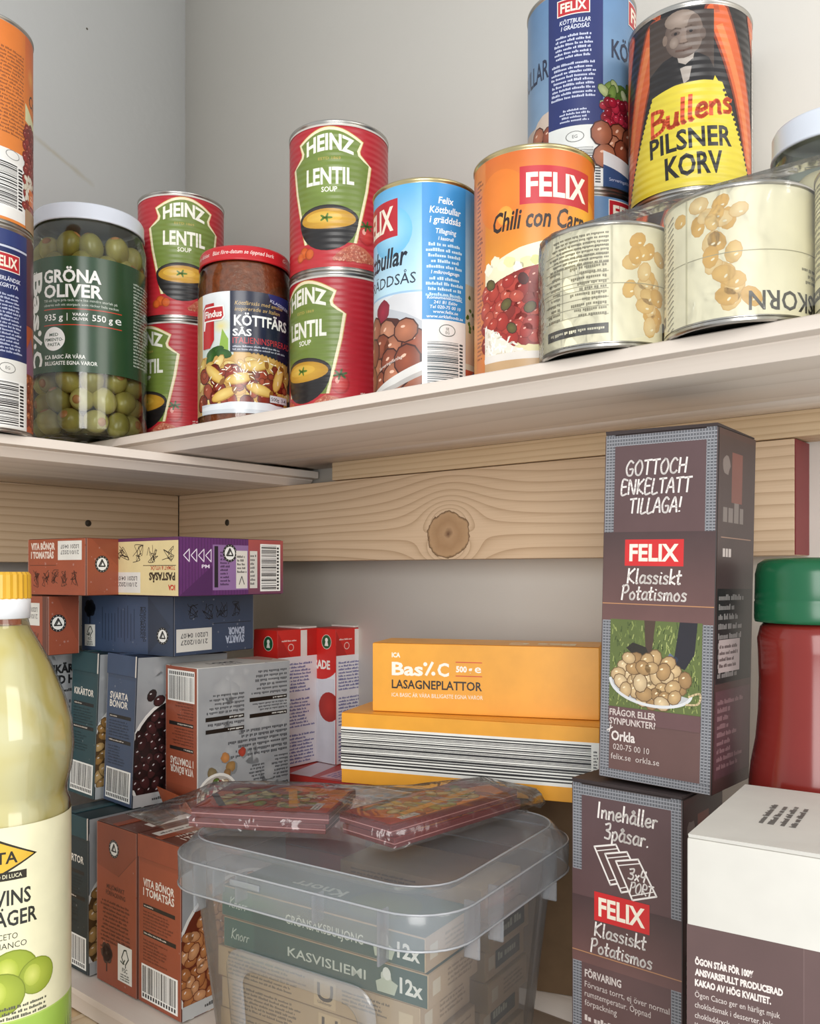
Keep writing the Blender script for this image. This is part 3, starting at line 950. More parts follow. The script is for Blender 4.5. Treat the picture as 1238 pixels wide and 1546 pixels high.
def chili_back_art(r, h, seed):
    W, H = 2 * pi * r, h - 6.2
    A = Art(W, H, seed); c = W / 2
    A.grad(0, 0, W, H, 'e2873a', 'd9772c')
    A.lines(c - 6, H - 16, 34, H * .44, 24, '8a4a22', rag=.15, al='r')
    A.rect(c - 10, 2, 39.5, 46, 'ecebe6'); A.ell(c + 18, 45, 5.5, 3.2, '8c8c88', n=16); A.ell(c + 18, 45, 4.9, 2.7, 'ecebe6', n=16)
    A.bars(c - 8, 9, 36, 31, True, True, dside='b')
    A.grad(c + 29.5, H * .62, 40, H * .38, 'e2802c', 'd0642c'); A.ell(c + 38, H * .8, 6, 8, 'eaa048', n=16, edge='d9722c')
    A.text('Chili con Carne', c + 34, H * .655, 8.2, '2b1a14', 60, b=.01, sh=.16)
    A.poly([(c + 29.5, H * .56), (c + 29.5, H * .65), (c + 40, H * .60), (c + 60, H * .56), (c + 60, H * .5)], 'dfe0b0')
    A.rect(c + 29.5, 14, 30, H * .44, '8c241d')
    A.scatter(A.packed(c + 30, 16, c + 58, H * .54, 5), 3.4, ['9c2a22', 'a8382c', '8a201a'], '5f1612', .8, 'd9988a', sub=6)
    A.scatter(A.packed(c + 30, 22, c + 40, 36, 4), 2.6, ['f6f0e4', 'e9e2d0'], 'cbbfa4', .6, sub=4)
    A.rect(c + 34, 18, 10, 11, 'd9722c'); A.text('Z..', c + 36, 22, 3, 'f4ead6', b=.02)
    A.rect(c + 29.5, 0, 30, 14, 'b09070')
    return A
tin('chili_can', 'orange chili tin at the left edge, on top of the navy tin', -297, 605, 231, 35.2, 138, chili_back_art(35.2, 138, 12), 'paper', 8, 'steel', group='tall ready-meal tins')

def navy_panel(A, x, w, y0, y1, col='1d2a5e', head='FELIX'):
    A.rect(x, y0, w, y1 - y0, col)
    felix_logo(A, x + w * .14, y1 - 15, w * .62, 9.5, 'b8242e', 'eee6dc')

def stew_art(r, h, seed):
    W, H = 2 * pi * r, h - 6.2
    A = Art(W, H, seed); c = W / 2
    A.rect(0, 0, W, H, 'd9682c')
    A.rect(c + 30, 0, 40, H, 'b5552c')
    A.scatter(A.packed(c + 31, 6, c + 60, 50, 6), 4, ['8f4024', 'a95532', 'c47444'], '5a2414', .8, 'd8a080', sub=6)
    A.rect(c + 30, H * .55, 40, H * .45, '5c3040'); A.poly([(c + 30, H * .42), (c + 38, H * .5), (c + 44, H * .4), (c + 50, H * .56), (c + 50, H * .3), (c + 30, H * .3)], '8a5a78')
    A.rect(c - 8, 0, 39, 47, 'e9e8e2')
    A.rect(c - 8, 46, 39, H - 46, '1c2a5c'); A.rect(c - 60, H - 12, 91, 1.4, 'c8cede'); A.rect(c - 60, H - 10, 91, 10, '2a3a72')
    felix_logo(A, c + 3, H - 27, 20, 11, 'b8242e', 'eee6dc')
    A.text('ÖSTERLÄNDSK', c + 13, H - 34, 2.6, 'd8dcea', 22, 'c', .02, .15)
    A.text('OXGRYTA', c + 13, H - 38.4, 2.6, 'd8dcea', 18, 'c', .02, .15)
    A.lines(c + 2, H - 42, 24, 40, 17, 'b6bed8', 'c', rag=.3)
    A.ell(c + 14, 40, 6, 3.6, '7c7c78', n=16); A.ell(c + 14, 40, 5.4, 3.1, 'e9e8e2', n=16); A.text('EG', c + 14, 39, 2, '6c6c68', al='c')
    A.bars(c - 6, 1, 35, 31, True, True)
    return A
tin('stew_can', 'navy blue stew tin with barcode at the left edge, under the orange chili tin', -297, 605, 93, 35.2, 138, stew_art(35.2, 138, 13), 'paper', 8, 'steel', group='tall ready-meal tins')

def balls(A, x0, x1, y0, y1, step=9, r=6.4, pal=('b06a4c', 'bd7858', '9c5238', 'c98a6a'), bg='4a2018', inside=None):
    if inside is None: A.rect(x0, y0, x1 - x0, y1 - y0, bg)
    A.scatter(A.packed(x0, y0, x1, y1, step, inside), r, list(pal), '3f1810', .9, 'e6bca4', sub=6)

def cream_art(r, h, seed):
    W, H = 2 * pi * r, h - 6.2
    A = Art(W, H, seed); c = W / 2
    A.grad(0, 0, W, H, 'c9dbe8', '4c9fd2')
    A.grad(c - 46, H * .48, 46, H * .52, 'bfe0ee', '5aaadb')
    A.ell(c - 24, H * .78, 16, 16, 'a8dcf2', n=24, edge='6fb8e0')
    felix_logo(A, c - 58, H * .755, 40, H * .185, 'b8202c')
    A.text('Köttbullar', c - 62, H * .61, 11.5, '1b2230', 50, b=.024, sh=.14)
    A.text('I GRÄDDSÅS', c - 58, H * .515, 6.6, '2a3442', 52, b=.004, sh=.06)
    A.rect(c - 62, H * .37, 64, H * .1, 'd6dde2'); A.poly([(c - 62, H * .36), (c - 20, H * .47), (c + 2, H * .46), (c + 2, H * .28), (c - 62, H * .24)], 'd2d3d6')
    A.poly([(c - 30, H * .42), (c - 12, H * .37), (c, H * .32), (c, H * .26), (c - 30, H * .36)], 'b8bcc2')
    A.poly([(c - 62, 10), (c - 62, H * .36), (c - 40, H * .39), (c - 18, H * .35), (c - 1, H * .24), (c - 1, 14), (c - 22, 8), (c - 44, 4)], '4a2018')
    A.blob(c - 31, H * .40, 7, 'a52a42', '7c1c30', .12, 14)
    balls(A, c - 58, c - 2, 8, H * .33, 12.5, 8.6, inside=lambda x, y: y < H * .34 - max(0, x - c + 22) * .35)
    A.poly([(c - 46, 0), (c - 34, 4), (c - 18, 10), (c - 1, 17), (c - 1, 9), (c - 26, 0)], 'dcdad6'); A.poly([(c - 38, 0), (c - 20, 4), (c - 1, 11.5), (c - 1, 8.6), (c - 18, 1.5), (c - 26, 0)], 'b6b2ae')
    A.text('Serveringsförslag', c - 34, 14, 2.0, 'f0e4da', 20, b=.0, sh=.2, rot=.28)
    # blue text column, white foot with barcode
    A.rect(c - 2, H * .335, 30, H * .665, '3a8fce'); A.rect(c - 2, 0, 30, H * .335, 'ececea')
    yy = H * .9
    for tx, hh, ww in (('Felix', 4.0, 10), ('Köttbullar', 4.0, 21), ('i gräddsås', 4.0, 21)):
        A.text(tx, c + 13, yy, hh, 'f2f8fc', ww, 'c', .02, .15); yy -= 6
    A.text('Tillagning', c + 13, yy - .5, 3, 'eef6fb', 14, 'c', .015, .15)
    A.text('I kastrull', c + 13, yy - 4.6, 2.1, 'eef6fb', 10, 'c', .02, .15)
    A.lines(c, yy - 5.6, 26, 17, 5, 'c9e2f2', 'c', rag=.3)
    A.text('I mikrovågsugn', c + 13, yy - 25.4, 2.1, 'eef6fb', 19, 'c', .02, .15)
    A.lines(c, yy - 26.6, 26, 13, 4, 'c9e2f2', 'c', rag=.2)
    A.lines(c, H * .465, 26, 2.6, 1, 'a9d0ea', 'c', rag=.02)
    for k, (tx, ww) in enumerate((('Konsumentkontakt,', 24), ('241 81 Eslöv', 16), ('Tel 020-75 00 10', 21), ('www.felix.se', 17), ('www.orklafoods.se', 25))):
        A.text(tx, c + 13, H * .435 - k * 2.9, 1.9, 'eef6fb', ww, 'c', .015, .15)
    A.ell(c + 14, H * .285, 5.6, 3.8, '5c6660', n=18); A.ell(c + 14, H * .285, 5.1, 3.3, 'ececea', n=18); A.text('SE', c + 14, H * .286, 1.6, '5c6660', al='c'); A.text('EG', c + 14, H * .268, 1.6, '5c6660', al='c')
    A.bars(c, 1, 27, H * .235, True, True, 'ececea', '3c4a50')
    # far side: sky, mash with herbs
    A.grad(c + 28, H * .52, 40, H * .48, 'c4dcea', '4794cc'); A.rect(c + 28, 8, 40, H * .47, 'cfc9b4')
    A.grad(c + 28, H * .14, 40, H * .2, 'c9a890', 'd9c9a8'); A.rect(c + 28, 0, 40, 14, 'b4543c')
    for k in range(10):
        A.blob(c + 29 + A.r.random() * 12, H * .3 + A.r.random() * H * .22, 1.4, '55702c', nl=(k == 0))
    A.rect(c + 36, 2, 14, 11, '2f7fc0'); A.text('720 g', c + 37, 5, 3, 'f2f8fc', b=.02)
    return A
tin('meatball_can', 'light blue meatball tin with bright blue text column, left of the chili tin', 10, 575, 110, 33.8, 133, cream_art(33.8, 133, 14), 'paper', 0, 'gold_tin', group='tall ready-meal tins')

def lingon_art(r, h, seed):
    W, H = 2 * pi * r, h - 6.2
    A = Art(W, H, seed); c = W / 2
    A.grad(0, 0, W, H, '8fa8be', '5f84ac')
    A.text('KÖTTBULLAR', c - 78, H * .60, 12, '1f2a44', 56, b=.02)
    A.rect(c - 60, 4, 38, H * .34, 'b9a89a'); A.ell(c - 22, H * .22, 20, H * .20, 'cbb8a8', n=24)
    balls(A, c - 40, c - 20, 10, H * .38, 9, 6.2, inside=lambda x, y: hypot(x - c + 22, (y - H * .2) * .9) < 20)
    A.rect(c - 22, H * .30, 36, H * .70, '202c66'); A.rect(c - 22, 0, 36, H * .31, 'dedfdb')
    felix_logo(A, c - 15, H - 15.5, 20, 9.5, 'b8242e', 'eee6dc')
    A.text('KÖTTBULLAR', c - 4, H - 21.5, 2.6, 'd8dcea', 20, 'c', .02, .15); A.text('I GRÄDDSÅS', c - 4, H - 25.4, 2.6, 'd8dcea', 18, 'c', .02, .15)
    A.lines(c - 20, H - 28, 30, 16, 6, 'c2c8de', 'c'); A.lines(c - 20, H - 46, 30, 24, 9, 'c2c8de', 'c', rag=.15)
    A.lines(c - 14, H * .40, 20, 9, 4, 'c2c8de', 'c')
    A.ell(c - 4, H * .255, 6, 3.6, '7c7c78', n=16); A.ell(c - 4, H * .255, 5.4, 3.1, 'dedfdb', n=16); A.text('EG', c - 4, H * .247, 2, '6c6c68', al='c')
    A.bars(c - 20, 1, 34, H * .20, True, True, 'dedfdb', '44484c')
    felix_logo(A, c + 36, H - 17, 34, 15, 'b8242e', 'eee6dc')
    A.text('KÖTTBULLAR', c + 20, H * .66, 11, '1f2a44', 66, b=.02); A.text('I GRÄDDSÅS', c + 38, H * .575, 7, '2f3a54', 40, b=.0)
    # plate: cucumber, lingonberries, meatballs
    A.scatter(A.packed(c + 15, H * .40, c + 44, H * .54, 5.5, lambda x, y: hypot((x - c - 32) * .8, (y - H * .44) * 1.3) < 17), 4.6, ['b9c48a', '7f9a4c', 'd5d9ae', '55702e'], '3c5424', .55, sub=6)
    A.scatter(A.packed(c + 15, H * .30, c + 34, H * .44, 4), 3, ['a81c34', 'c23048', '8a1428'], '5c0e1c', .95, 'e69aa6', sub=6)
    balls(A, c + 15, c + 54, H * .14, H * .32, 9.5, 6.8, inside=lambda x, y: y > H * .10 + (x - c - 15) * .1)
    A.poly([(c + 14, H * .18), (c + 14, H * .11), (c + 58, H * .015), (c + 58, H * .09)], 'd9dada')
    A.poly([(c + 14, H * .11), (c + 58, H * .015), (c + 58, 0), (c + 14, 0)], '2f4a74')
    A.text('Serveringsförslag', c + 18, 4, 2, 'c2c8de', 22, b=0)
    return A
for lab, z, sd in (('grey-blue meatball tin with navy text panel, upper tin behind the chili tin', 243, 15),
                   ('grey-blue meatball tin at the stack bottom, mostly hidden behind chili and corn tins', 110, 16)):
    tin('meatball_can', lab, 116, 597, z, 36, 133, lingon_art(36, 133, sd), 'paper', 0 if z > 200 else -28, 'steel', group='tall ready-meal tins')

def sausage_art(r, h, seed):
    W, H = 2 * pi * r, h - 6.2
    A = Art(W, H, seed); c = W / 2
    A.rect(0, 0, W, H, '161214')
    for x0, y0, x1, y1, wd, bow in ((-46, 4, -20, 97, 14, -2.5), (-62, 20, -44, 100, 12, -2), (47, 8, 16, 101, 15, 3), (68, 30, 46, 104, 12, 2)):
        sx = -1 if x0 < 0 else 1
        pts = [(c + x0 + (x1 - x0) * t + bow * sin(pi * t), y0 + (y1 - y0) * t) for t in [k / 12 for k in range(13)]]
        A.ribbon(pts, wd * 1.06, '7c2f16'); A.ell(pts[-1][0], pts[-1][1], wd * .53, wd * .45, '7c2f16', n=14)
        A.ribbon(pts, wd * .86, 'cb5c2c'); A.ell(pts[-1][0], pts[-1][1], wd * .43, wd * .36, 'cb5c2c', n=14); A.ribbon([(px - wd * .14, py) for px, py in pts[1:-1]], wd * .3, 'd97a44')
        A.stroke([pts[-1], (pts[-1][0] - sx * 2, pts[-1][1] + wd * .5), (pts[-1][0] + sx * 1, pts[-1][1] + wd * .62)], 3, 'b04c24')
    # sepia portrait of a bald man in a dark suit
    x, y, w, hh = c - 24, 56, 38, 46
    A.grad(x, y, w, hh, '4a3c34', '3a2f2a')
    A.poly([(x, y), (x, y + 14), (x + 9, y + 20), (x + 16, y + 22), (x + 27, y + 22), (x + 35, y + 18), (x + w, y + 12), (x + w, y)], '1e1a1a')
    A.poly([(x + 17, y + 22), (x + 27, y + 22), (x + 24, y + 6), (x + 21, y + 4)], 'a59b92'); A.poly([(x + 18, y + 17), (x + 22, y + 15), (x + 26, y + 18), (x + 26, y + 13.5), (x + 22, y + 14), (x + 18, y + 13)], '141112')
    A.ell(x + 21, y + 33, 11, 14, '85746a', n=24, edge='5a4a42'); A.ell(x + 19, y + 42, 9, 5.4, 'a39286', n=18, edge='7e6e62'); A.ell(x + 27, y + 33, 4.6, 11, '5c4c44', n=16, edge='6c5c52')
    A.ell(x + 31.6, y + 32, 1.8, 3.4, '5e4e46', n=10); A.ell(x + 10.2, y + 32, 1.5, 3.2, '7a685c', n=10)
    for ex in (16.4, 25): 
        A.ell(x + ex, y + 34.2, 2.7, 1.3, '5a4a42', n=10); A.ell(x + ex, y + 34.1, 1.0, .9, '1c1616', n=8); A.stroke([(x + ex - 3, y + 36.6), (x + ex, y + 37.4), (x + ex + 3, y + 36.4)], .9, '5a4a40')
    A.poly([(x + 20.4, y + 34), (x + 18.6, y + 28), (x + 23.2, y + 28)], '857266'); A.stroke([(x + 18.6, y + 28), (x + 21, y + 27.4), (x + 23.2, y + 28)], .8, '5c4a40')
    A.stroke([(x + 16.6, y + 24), (x + 21, y + 23.4), (x + 25.4, y + 24.2)], 1.1, '5a4238'); A.ell(x + 15.5, y + 29, 2.6, 3.4, '95857a', n=12, edge='7e6e62')
    # yellow skirt with lettering
    A.poly([(c - 45, 0), (c - 22, 57), (c - 8, 60), (c + 8, 61), (c + 16, 60.5), (c + 19, 60), (c + 45, 0)], 'd8c63a')
    A.poly([(c + 18, 58), (c + 14.5, 63.5), (c + 13, 59)], 'd8c63a')
    for sx, dx in ((-1, 45), (1, 45)):
        A.L += 1
        for k in range(22):
            t = k / 22
            bx = c + sx * (dx - (dx - (22 if sx < 0 else 19)) * t)
            A.ell(bx, t * 58, 1.0, 1.0, '161214', n=6, nl=False)
    A.hand('Bullens', c + 1, 38.5, 14, 'd8562c', 50, 'c', .17, .18, .2)
    A.text('PILSNER', c + 1, 22.5, 11, '17130f', 49, 'c', .025, 0, .05); A.text('KORV', c + 3, 7, 12, '17130f', 33, 'c', .03, 0, .05)
    A.rect(c + 48, 10, 26, H - 20, 'cfcac2'); A.lines(c + 50, H - 14, 22, 40, 16, '5c5650'); A.bars(c + 50, 14, 22, 30, True, True, 'e4e2da')
    return A
SX, SY = 173, 546
tin('sausage_can', 'black and yellow sausage tin with a sepia portrait, upper one of the pair', SX, SY, 221, 36.5, 111, sausage_art(36.5, 111, 17), 'ribbed', 0, 'steel', group='sausage tins')
tin('sausage_can', 'black and orange sausage tin underneath the portrait one, mostly hidden by corn tins', SX, SY, 110, 36.5, 111, sausage_art(36.5, 111, 18), 'ribbed', 20, 'steel', group='sausage tins')

def corn_art(r, h, seed, off):
    W, H = 2 * pi * r, h - 5.0
    A = Art(W, H, seed); c = W / 2 + off
    A.flip()
    A.rect(0, 0, W, H, 'f3edcb')
    c = W - c                       # drawn upside down
    pal = ['eccb84', 'e6bd6c', 'f0d79c', 'e0b25c']
    pts = []
    for k in range(26):
        t = A.r.random()
        pts.append((c + 6 - 10 * t + A.r.gauss(0, 3.4 + 5 * (1 - t) ** 2), 4 + 46 * t))
    A.scatter(pts, 4.5, pal, 'cfa052', .74, 'faf0cc', sub=7, ol=1.05)
    A.text('MAJSKORN', c - 62, H * .82, 8.2, '4c4a44', 52, b=.014)
    A.lines(c - 60, H * .75, 26, 8, 3, '8c8870'); A.rect(0, H * .5, W, .35, 'a8a284')
    A.rect(c + 18, 0, 1, H, 'cfc9a6')
    sh0 = 0 if off > 10 else 18
    c += sh0
    A.rect(c + 20, H * .84, 36, 5, '3a3834'); A.lines(c + 22, H * .845 + 3.6, 32, 2.6, 1, 'e2dcc0')
    for k in range(9):
        A.rect(c + 20, H * .76 - k * 4.2, 38, .3, '9a9478', nl=(k == 0)); 
    A.rect(c + 44, H * .3, .3, H * .46, '9a9478'); A.lines(c + 46, H * .78, 11, H * .46, 10, '8a8468', rag=.5); A.lines(c + 21, H * .78, 20, H * .46, 10, '8a8468', rag=.4)
    A.lines(c + 20, H * .33, 38, H * .28, 8, '7c765c')
    A.L += 1
    c -= sh0
    for k in range(22):
        A.stroke([((c + 28 if off < 10 else c + 62), 4 + k * 2.6), ((c + 34 if off < 10 else c + 67), 6.5 + k * 2.6)], .5, '6c6858', nl=False)
    return A
CZ, CR, CH = 110, 34.2, 62.0
cdx, cdy = .766 * 69.4, -.643 * 69.4
cpos = [(103.5 + i * cdx, 464 + i * cdy) for i in range(3)]
clab = ['cream sweetcorn tin standing upside down, left one of the film-wrapped row', 'cream sweetcorn tin standing upside down, middle one of the film-wrapped row',
        'cream sweetcorn tin at the right edge of the frame, last of the film-wrapped row']
for i, (x, y) in enumerate(cpos):
    t = tin('corn_can', clab[i], x, y, CZ, CR, CH, corn_art(CR, CH, 30 + i, (21, -6, 0)[i]), 'paper', 0, 'steel', group='film-wrapped sweetcorn tins')

# the shrink film round the corn tins
sf = thing('shrink_wrap', 'clear crinkled shrink film stretched round the three cream corn tins', 'plastic wrap', cpos[1][0], cpos[1][1], CZ, BACK)
rr = random.Random(5)
def film_ring(g, z, wob):
    pts = []
    n = 60
    for i in range(n):
        a = 2 * pi * i / n
        ex, ey = cos(a), sin(a)
        cx = 69.4 * (1 if ex > 0 else -1) if abs(ex) > .25 else 69.4 * ex / .25
        r = CR + g + wob * rr.uniform(-.5, 1)
        pts.append((cx + r * ex, r * ey, z))
    return pts
rings = [film_ring(-13, CH + 1.3, 3), film_ring(-6, CH + 1.2, 2), film_ring(.7, CH + .4, .5)] + [film_ring(.9, CH * k / 7, 1.0) for k in (6, 5, 4, 3, 2, 1)] + [film_ring(.8, .6, .3)]
obj('film', loft_bm(rings), M['film'], sf, True)

# ---------------------------------------------------------------- glass jars
def jar(name, label, x, y, z, r, h, turn, neck_r, lid_h, shoulder, glass='glass'):
    t = thing(name, label, 'jar', x, y, z, face_cam(x, y) + radians(turn))
    hb = h - lid_h
    prof = [(0, 3.0), (r * .72, 2.6), (r * .8, .3), (r - 3, 0), (r - .6, 2.0), (r, 5), (r, hb - shoulder), (r - .8, hb - shoulder * .75), (neck_r + 2, hb - shoulder * .25), (neck_r, hb), (neck_r, h - 2)]
    obj('glass', lathe_bm(prof, 72), M[glass], t, True)
    return t, hb

def lid_bm(r, z0, h, ribs=0):
    prof = [(r - 1.4, z0 + .6), (r - .4, z0), (r + .5, z0 + .5), (r + .3, z0 + 1.6), (r - .2, z0 + 2.2), (r - .2, z0 + h - 2.6), (r - 1.2, z0 + h - .7), (r - 3.2, z0 + h), (r - 6, z0 + h), (r - 7, z0 + h - .8), (0, z0 + h - .8)]
    return lathe_bm(prof, 72)

OX, OY, OR, OH = -271, 745, 46.6, 186
t, hb = jar('olive_jar', 'big glass jar of green olives with white lid and dark green label', OX, OY, 110, OR, OH, 0, 42.5, 14, 14)
obj('lid', lid_bm(44.4, OH - 14, 14), M['lid_white'], t, True)
brine = plain('olive_brine', '82783a', 0.2, 0, .15, 80)
obj('brine', lathe_bm([(0, 4), (24, 4), (24, 160), (0, 160)], 40), brine, t, True)
A = Art(2 * pi * OR * .86, 92, 21)
c = A.W / 2 + 6
A.rect(0, 0, A.W, A.H, '27472c'); A.rect(0, 0, A.W, A.H, '27472c')
A.text('ICA', c - 53, 78, 4.4, 'e8ece4', 9, b=.03)
def vert(s, x, y, h, ln, col, b):
    A.text(s, x, y, h, col, ln, 'l', b, 0, -pi / 2)
vert('Bas', c - 51, 81, 12, 46, 'eef0ea', .035); vert('C', c - 51, 18.5, 12, 13, 'eef0ea', .035)
A.stroke([(c - 50.5, 31.5), (c - 39.5, 24)], 2.8, 'eef0ea'); A.ell(c - 41.6, 32.4, 2.3, 2.3, 'eef0ea', n=12); A.ell(c - 48.4, 23, 2.3, 2.3, 'eef0ea', n=12)
A.text('GRÖNA', c - 36, 71.4, 9.6, 'f2f3ee', 47, b=.03); A.text('OLIVER', c - 36, 59.6, 9.6, 'f2f3ee', 48, b=.03)
A.text('Till ett lägre pris tack vare lite mindre storlek på', c - 36, 56, 2.0, 'cfd8cc', 60, b=.0); A.text('oliverna och ett storpack som räcker hela veckan', c - 36, 52.4, 2.0, 'cfd8cc', 61, b=.0)
A.rect(c - 36, 49.6, 64, .7, 'c8442c'); A.rect(c - 36, 37, 64, .7, 'c8442c')
A.text('935 g', c - 35.5, 41.2, 4.8, 'f2f3ee', 17, b=.012); A.rect(c - 15.4, 40.6, .6, 6, 'f2f3ee'); A.text('VARAV', c - 11, 44.6, 2.2, 'f2f3ee', 12, b=.02); A.text('OLIVER', c - 11, 41, 2.2, 'f2f3ee', 12, b=.02)
A.text('550 g', c + 4, 41.2, 4.8, 'f2f3ee', 16, b=.012); A.text('e', c + 22, 41.2, 6.6, 'f2f3ee', 5.5, b=.0)
A.ell(c - 26.4, 26.4, 9.6, 9.4, 'f2f3ee', n=32)
for k, tx in enumerate(('MED', 'PIMIENTO-', 'PASTA')): A.text(tx, c - 26.4, 28.6 - k * 3.9, 2.4, '27472c', (8, 16.4, 11.5)[k], 'c', .02)
A.text('ICA BASIC ÄR VÅRA', c - 35, 10.6, 2.9, 'e8ece4', 34, b=.02); A.text('BILLIGASTE EGNA VAROR', c - 35, 5.6, 2.9, 'e8ece4', 43, b=.02)
A.lines(c + 40, 80, 30, 70, 26, 'b8c6b6')
on_cyl(A, 'label', t, M['gloss'], OR + .05, 49, uc=c + 2)

olive_mats = [plain('olive_skin_%s' % k, c0, .28, 0, .14, 120) for k, c0 in (('pale', 'b3a862'), ('mid', 'a09550'), ('deep', '8c8442'))]
pim = plain('pimiento_paste', 'b07848', .4)
om = []
for k in range(3):
    bm = bmesh.new(); bmesh.ops.create_uvsphere(bm, u_segments=18, v_segments=12, radius=1.0)
    for v in bm.verts:
        dimp = 1 - .22 * max(0, v.co.z - .86) / .14
        v.co = Vector((v.co.x * 9.6, v.co.y * 9.6, v.co.z * 11.4 * dimp)) * S
    me = bpy.data.meshes.new('olive'); bm.to_mesh(me); bm.free()
    for p in me.polygons: p.use_smooth = True
    me.materials.append(olive_mats[k]); om.append(me)
pm = bpy.data.meshes.new('pimiento')
bm = lathe_bm([(0, 11.0), (1.6, 10.9), (3.0, 10.4), (3.6, 9.6)], 14); bm.to_mesh(pm); bm.free(); pm.materials.append(pim)
for p in pm.polygons: p.use_smooth = True
rr = random.Random(9)
def add_olive(x, y, z, up, grp, lab):
    o = bpy.data.objects.new('olive', om[rr.randrange(3)]); COL.objects.link(o)
    o.location = (x * S, y * S, z * S + EYE)
    o.rotation_euler = up.to_track_quat('Z', 'Y').to_euler()
    tag(o, lab, 'olive', grp)
    p = bpy.data.objects.new('pimiento', pm); COL.objects.link(p); p.parent = o
for zi, (zz, grp, lab) in enumerate([(12, 'b', 0), (29.5, 'b', 0), (46, 'b', 0), (139, 't', 0), (154, 't', 0)]):
    n = 11
    for k in range(n):
        a = 2 * pi * (k + (.5 if zi % 2 else 0)) / n + rr.uniform(-.06, .06)
        rad = OR - 11.6 + rr.uniform(-1.2, .3)
        out = Vector((cos(a), sin(a), 0))
        if rr.random() < .3: up = out * 1.0 + Vector((rr.uniform(-.4, .4), rr.uniform(-.4, .4), rr.uniform(-.3, .5)))
        else: up = Vector((-sin(a) * rr.uniform(-1, 1), cos(a) * rr.uniform(-1, 1), rr.uniform(.4, 1)))
        up.normalize()
        if abs(up.dot(out)) > .6: rad -= 1.8
        add_olive(OX + rad * cos(a), OY + rad * sin(a), 110 + zz + rr.uniform(-1.2, 1.2), up,
                  'olives under the green label' if grp == 'b' else 'olives above the green label',
                  'stuffed green olive behind the glass below the dark green jar label' if grp == 'b' else 'green olive behind the glass under the white jar lid')

FX, FY, FR, FH = -131, 700, 36.6, 138
t, hb = jar('sauce_jar', 'glass jar of red-brown pasta sauce with red lid and navy label', FX, FY, 110, FR, FH, 2, 33.5, 12, 13)
obj('lid', lid_bm(35.4, FH - 12, 12), M['lid_red'], t, True)
A = Art(2 * pi * 35.2, 9, 2); A.text('Lyssna efter klicket', A.W / 2 - 62, 3, 2.8, 'f0d8d0', 30, b=.01, sh=.25)
A.text('Bäst före-datum se öppnad burk', A.W / 2 - 28, 3, 2.9, 'f0d8d0', 50, b=.01, sh=.25); A.text('God aptit', A.W / 2 + 32, 3, 2.9, 'f0d8d0', 20, b=.01, sh=.25)
on_cyl(A, 'lid_print', t, M['gloss'], 35.25, FH - 10.2)
obj('sauce', lathe_bm([(0, 3.6), (FR - 4, 3.6), (FR - 1.2, 6), (FR - 1.2, hb - 13), (32.4, hb - 2), (32.2, hb + 5), (0, hb + 5)], 56), plain('tomato_mince_sauce', '8a4626', .3, 0, .3, 220, .5, .5, 300), t, True)
A = Art(2 * pi * FR * .74, 92, 22); c = A.W / 2
A.rect(0, 0, A.W, A.H, 'd9dde0'); A.rect(c + 40, 0, 60, A.H, '3a2c2a'); A.rect(0, 0, c - 38, A.H, 'c4a070')
A.rect(c - 38, 7, 78, 54, 'c9a25c')
A.grad(c - 38, 44, 30, 48, 'c9d6d0', 'e6eaec'); A.ell(c - 18, 66, 8, 6, 'e2d488', n=16, edge='d2ddd8')
A.poly([(c - 20, 48), (c - 17, 64), (c - 12, 56), (c - 12, 46)], '8fb24a'); 
for dx, dy, q, a in ((-24, 47, 9, .3), (-16, 45, 7, -.2), (-28, 43, 7, .9)): A.ell(c + dx, dy, q, 3.6, '3d6a2c', a, 12, edge='2c4f22')
# pasta, mince and cheese
A.scatter(A.packed(c - 38, 8, c + 39, 44, 9), 6, ['e4c670', 'd9b65c', 'efd98e', 'cfa04c'], 'a9803a', .5, 'f6ecc0', sub=6)
A.scatter(A.packed(c - 36, 10, c + 36, 40, 12.5), 6.2, ['8a2f1e', '9c3a26', '74261a', 'a8482c'], '4c150e', .85, 'd8907a', sub=5)
A.scatter(A.packed(c - 34, 10, c + 36, 40, 6.2, lambda x, y: math.sin(x * .33) * math.cos(y * .3) > .1), 2.8, ['7e2a1c', '99402a', 'b0583c'], '4c150e', .9, sub=5)
for px, py, a in ((-16, 14, .35), (12, 18, -.25), (-24, 30, -.7), (8, 36, .15), (28, 28, 1.2), (-4, 26, .2)):
    A.ell(c + px, py, 11, 4.4, 'b48a3c', a, 14); A.ell(c + px, py + .3, 10.4, 3.7, 'e9cf7c', a, 14, edge='d2ab54'); A.ell(c + px + 9.4 * cos(a), py + 9.4 * sin(a), 1.8, 3.0, '8a5a22', a, 10)
A.L += 1
for k in range(60):
    x, y, a = c + A.r.gauss(2, 13), 30 + A.r.gauss(0, 6), A.r.uniform(0, pi)
    A.ell(x, y, 2.0, .42, 'f8f0dc', a, 6, nl=False)
A.rect(c - 38, 0, 78, 7.5, 'ccd2d8'); A.poly([(c - 38, 5), (c - 10, 8.5), (c + 20, 8.5), (c + 40, 5), (c + 40, 3), (c - 38, 3)], 'dfe4e8')
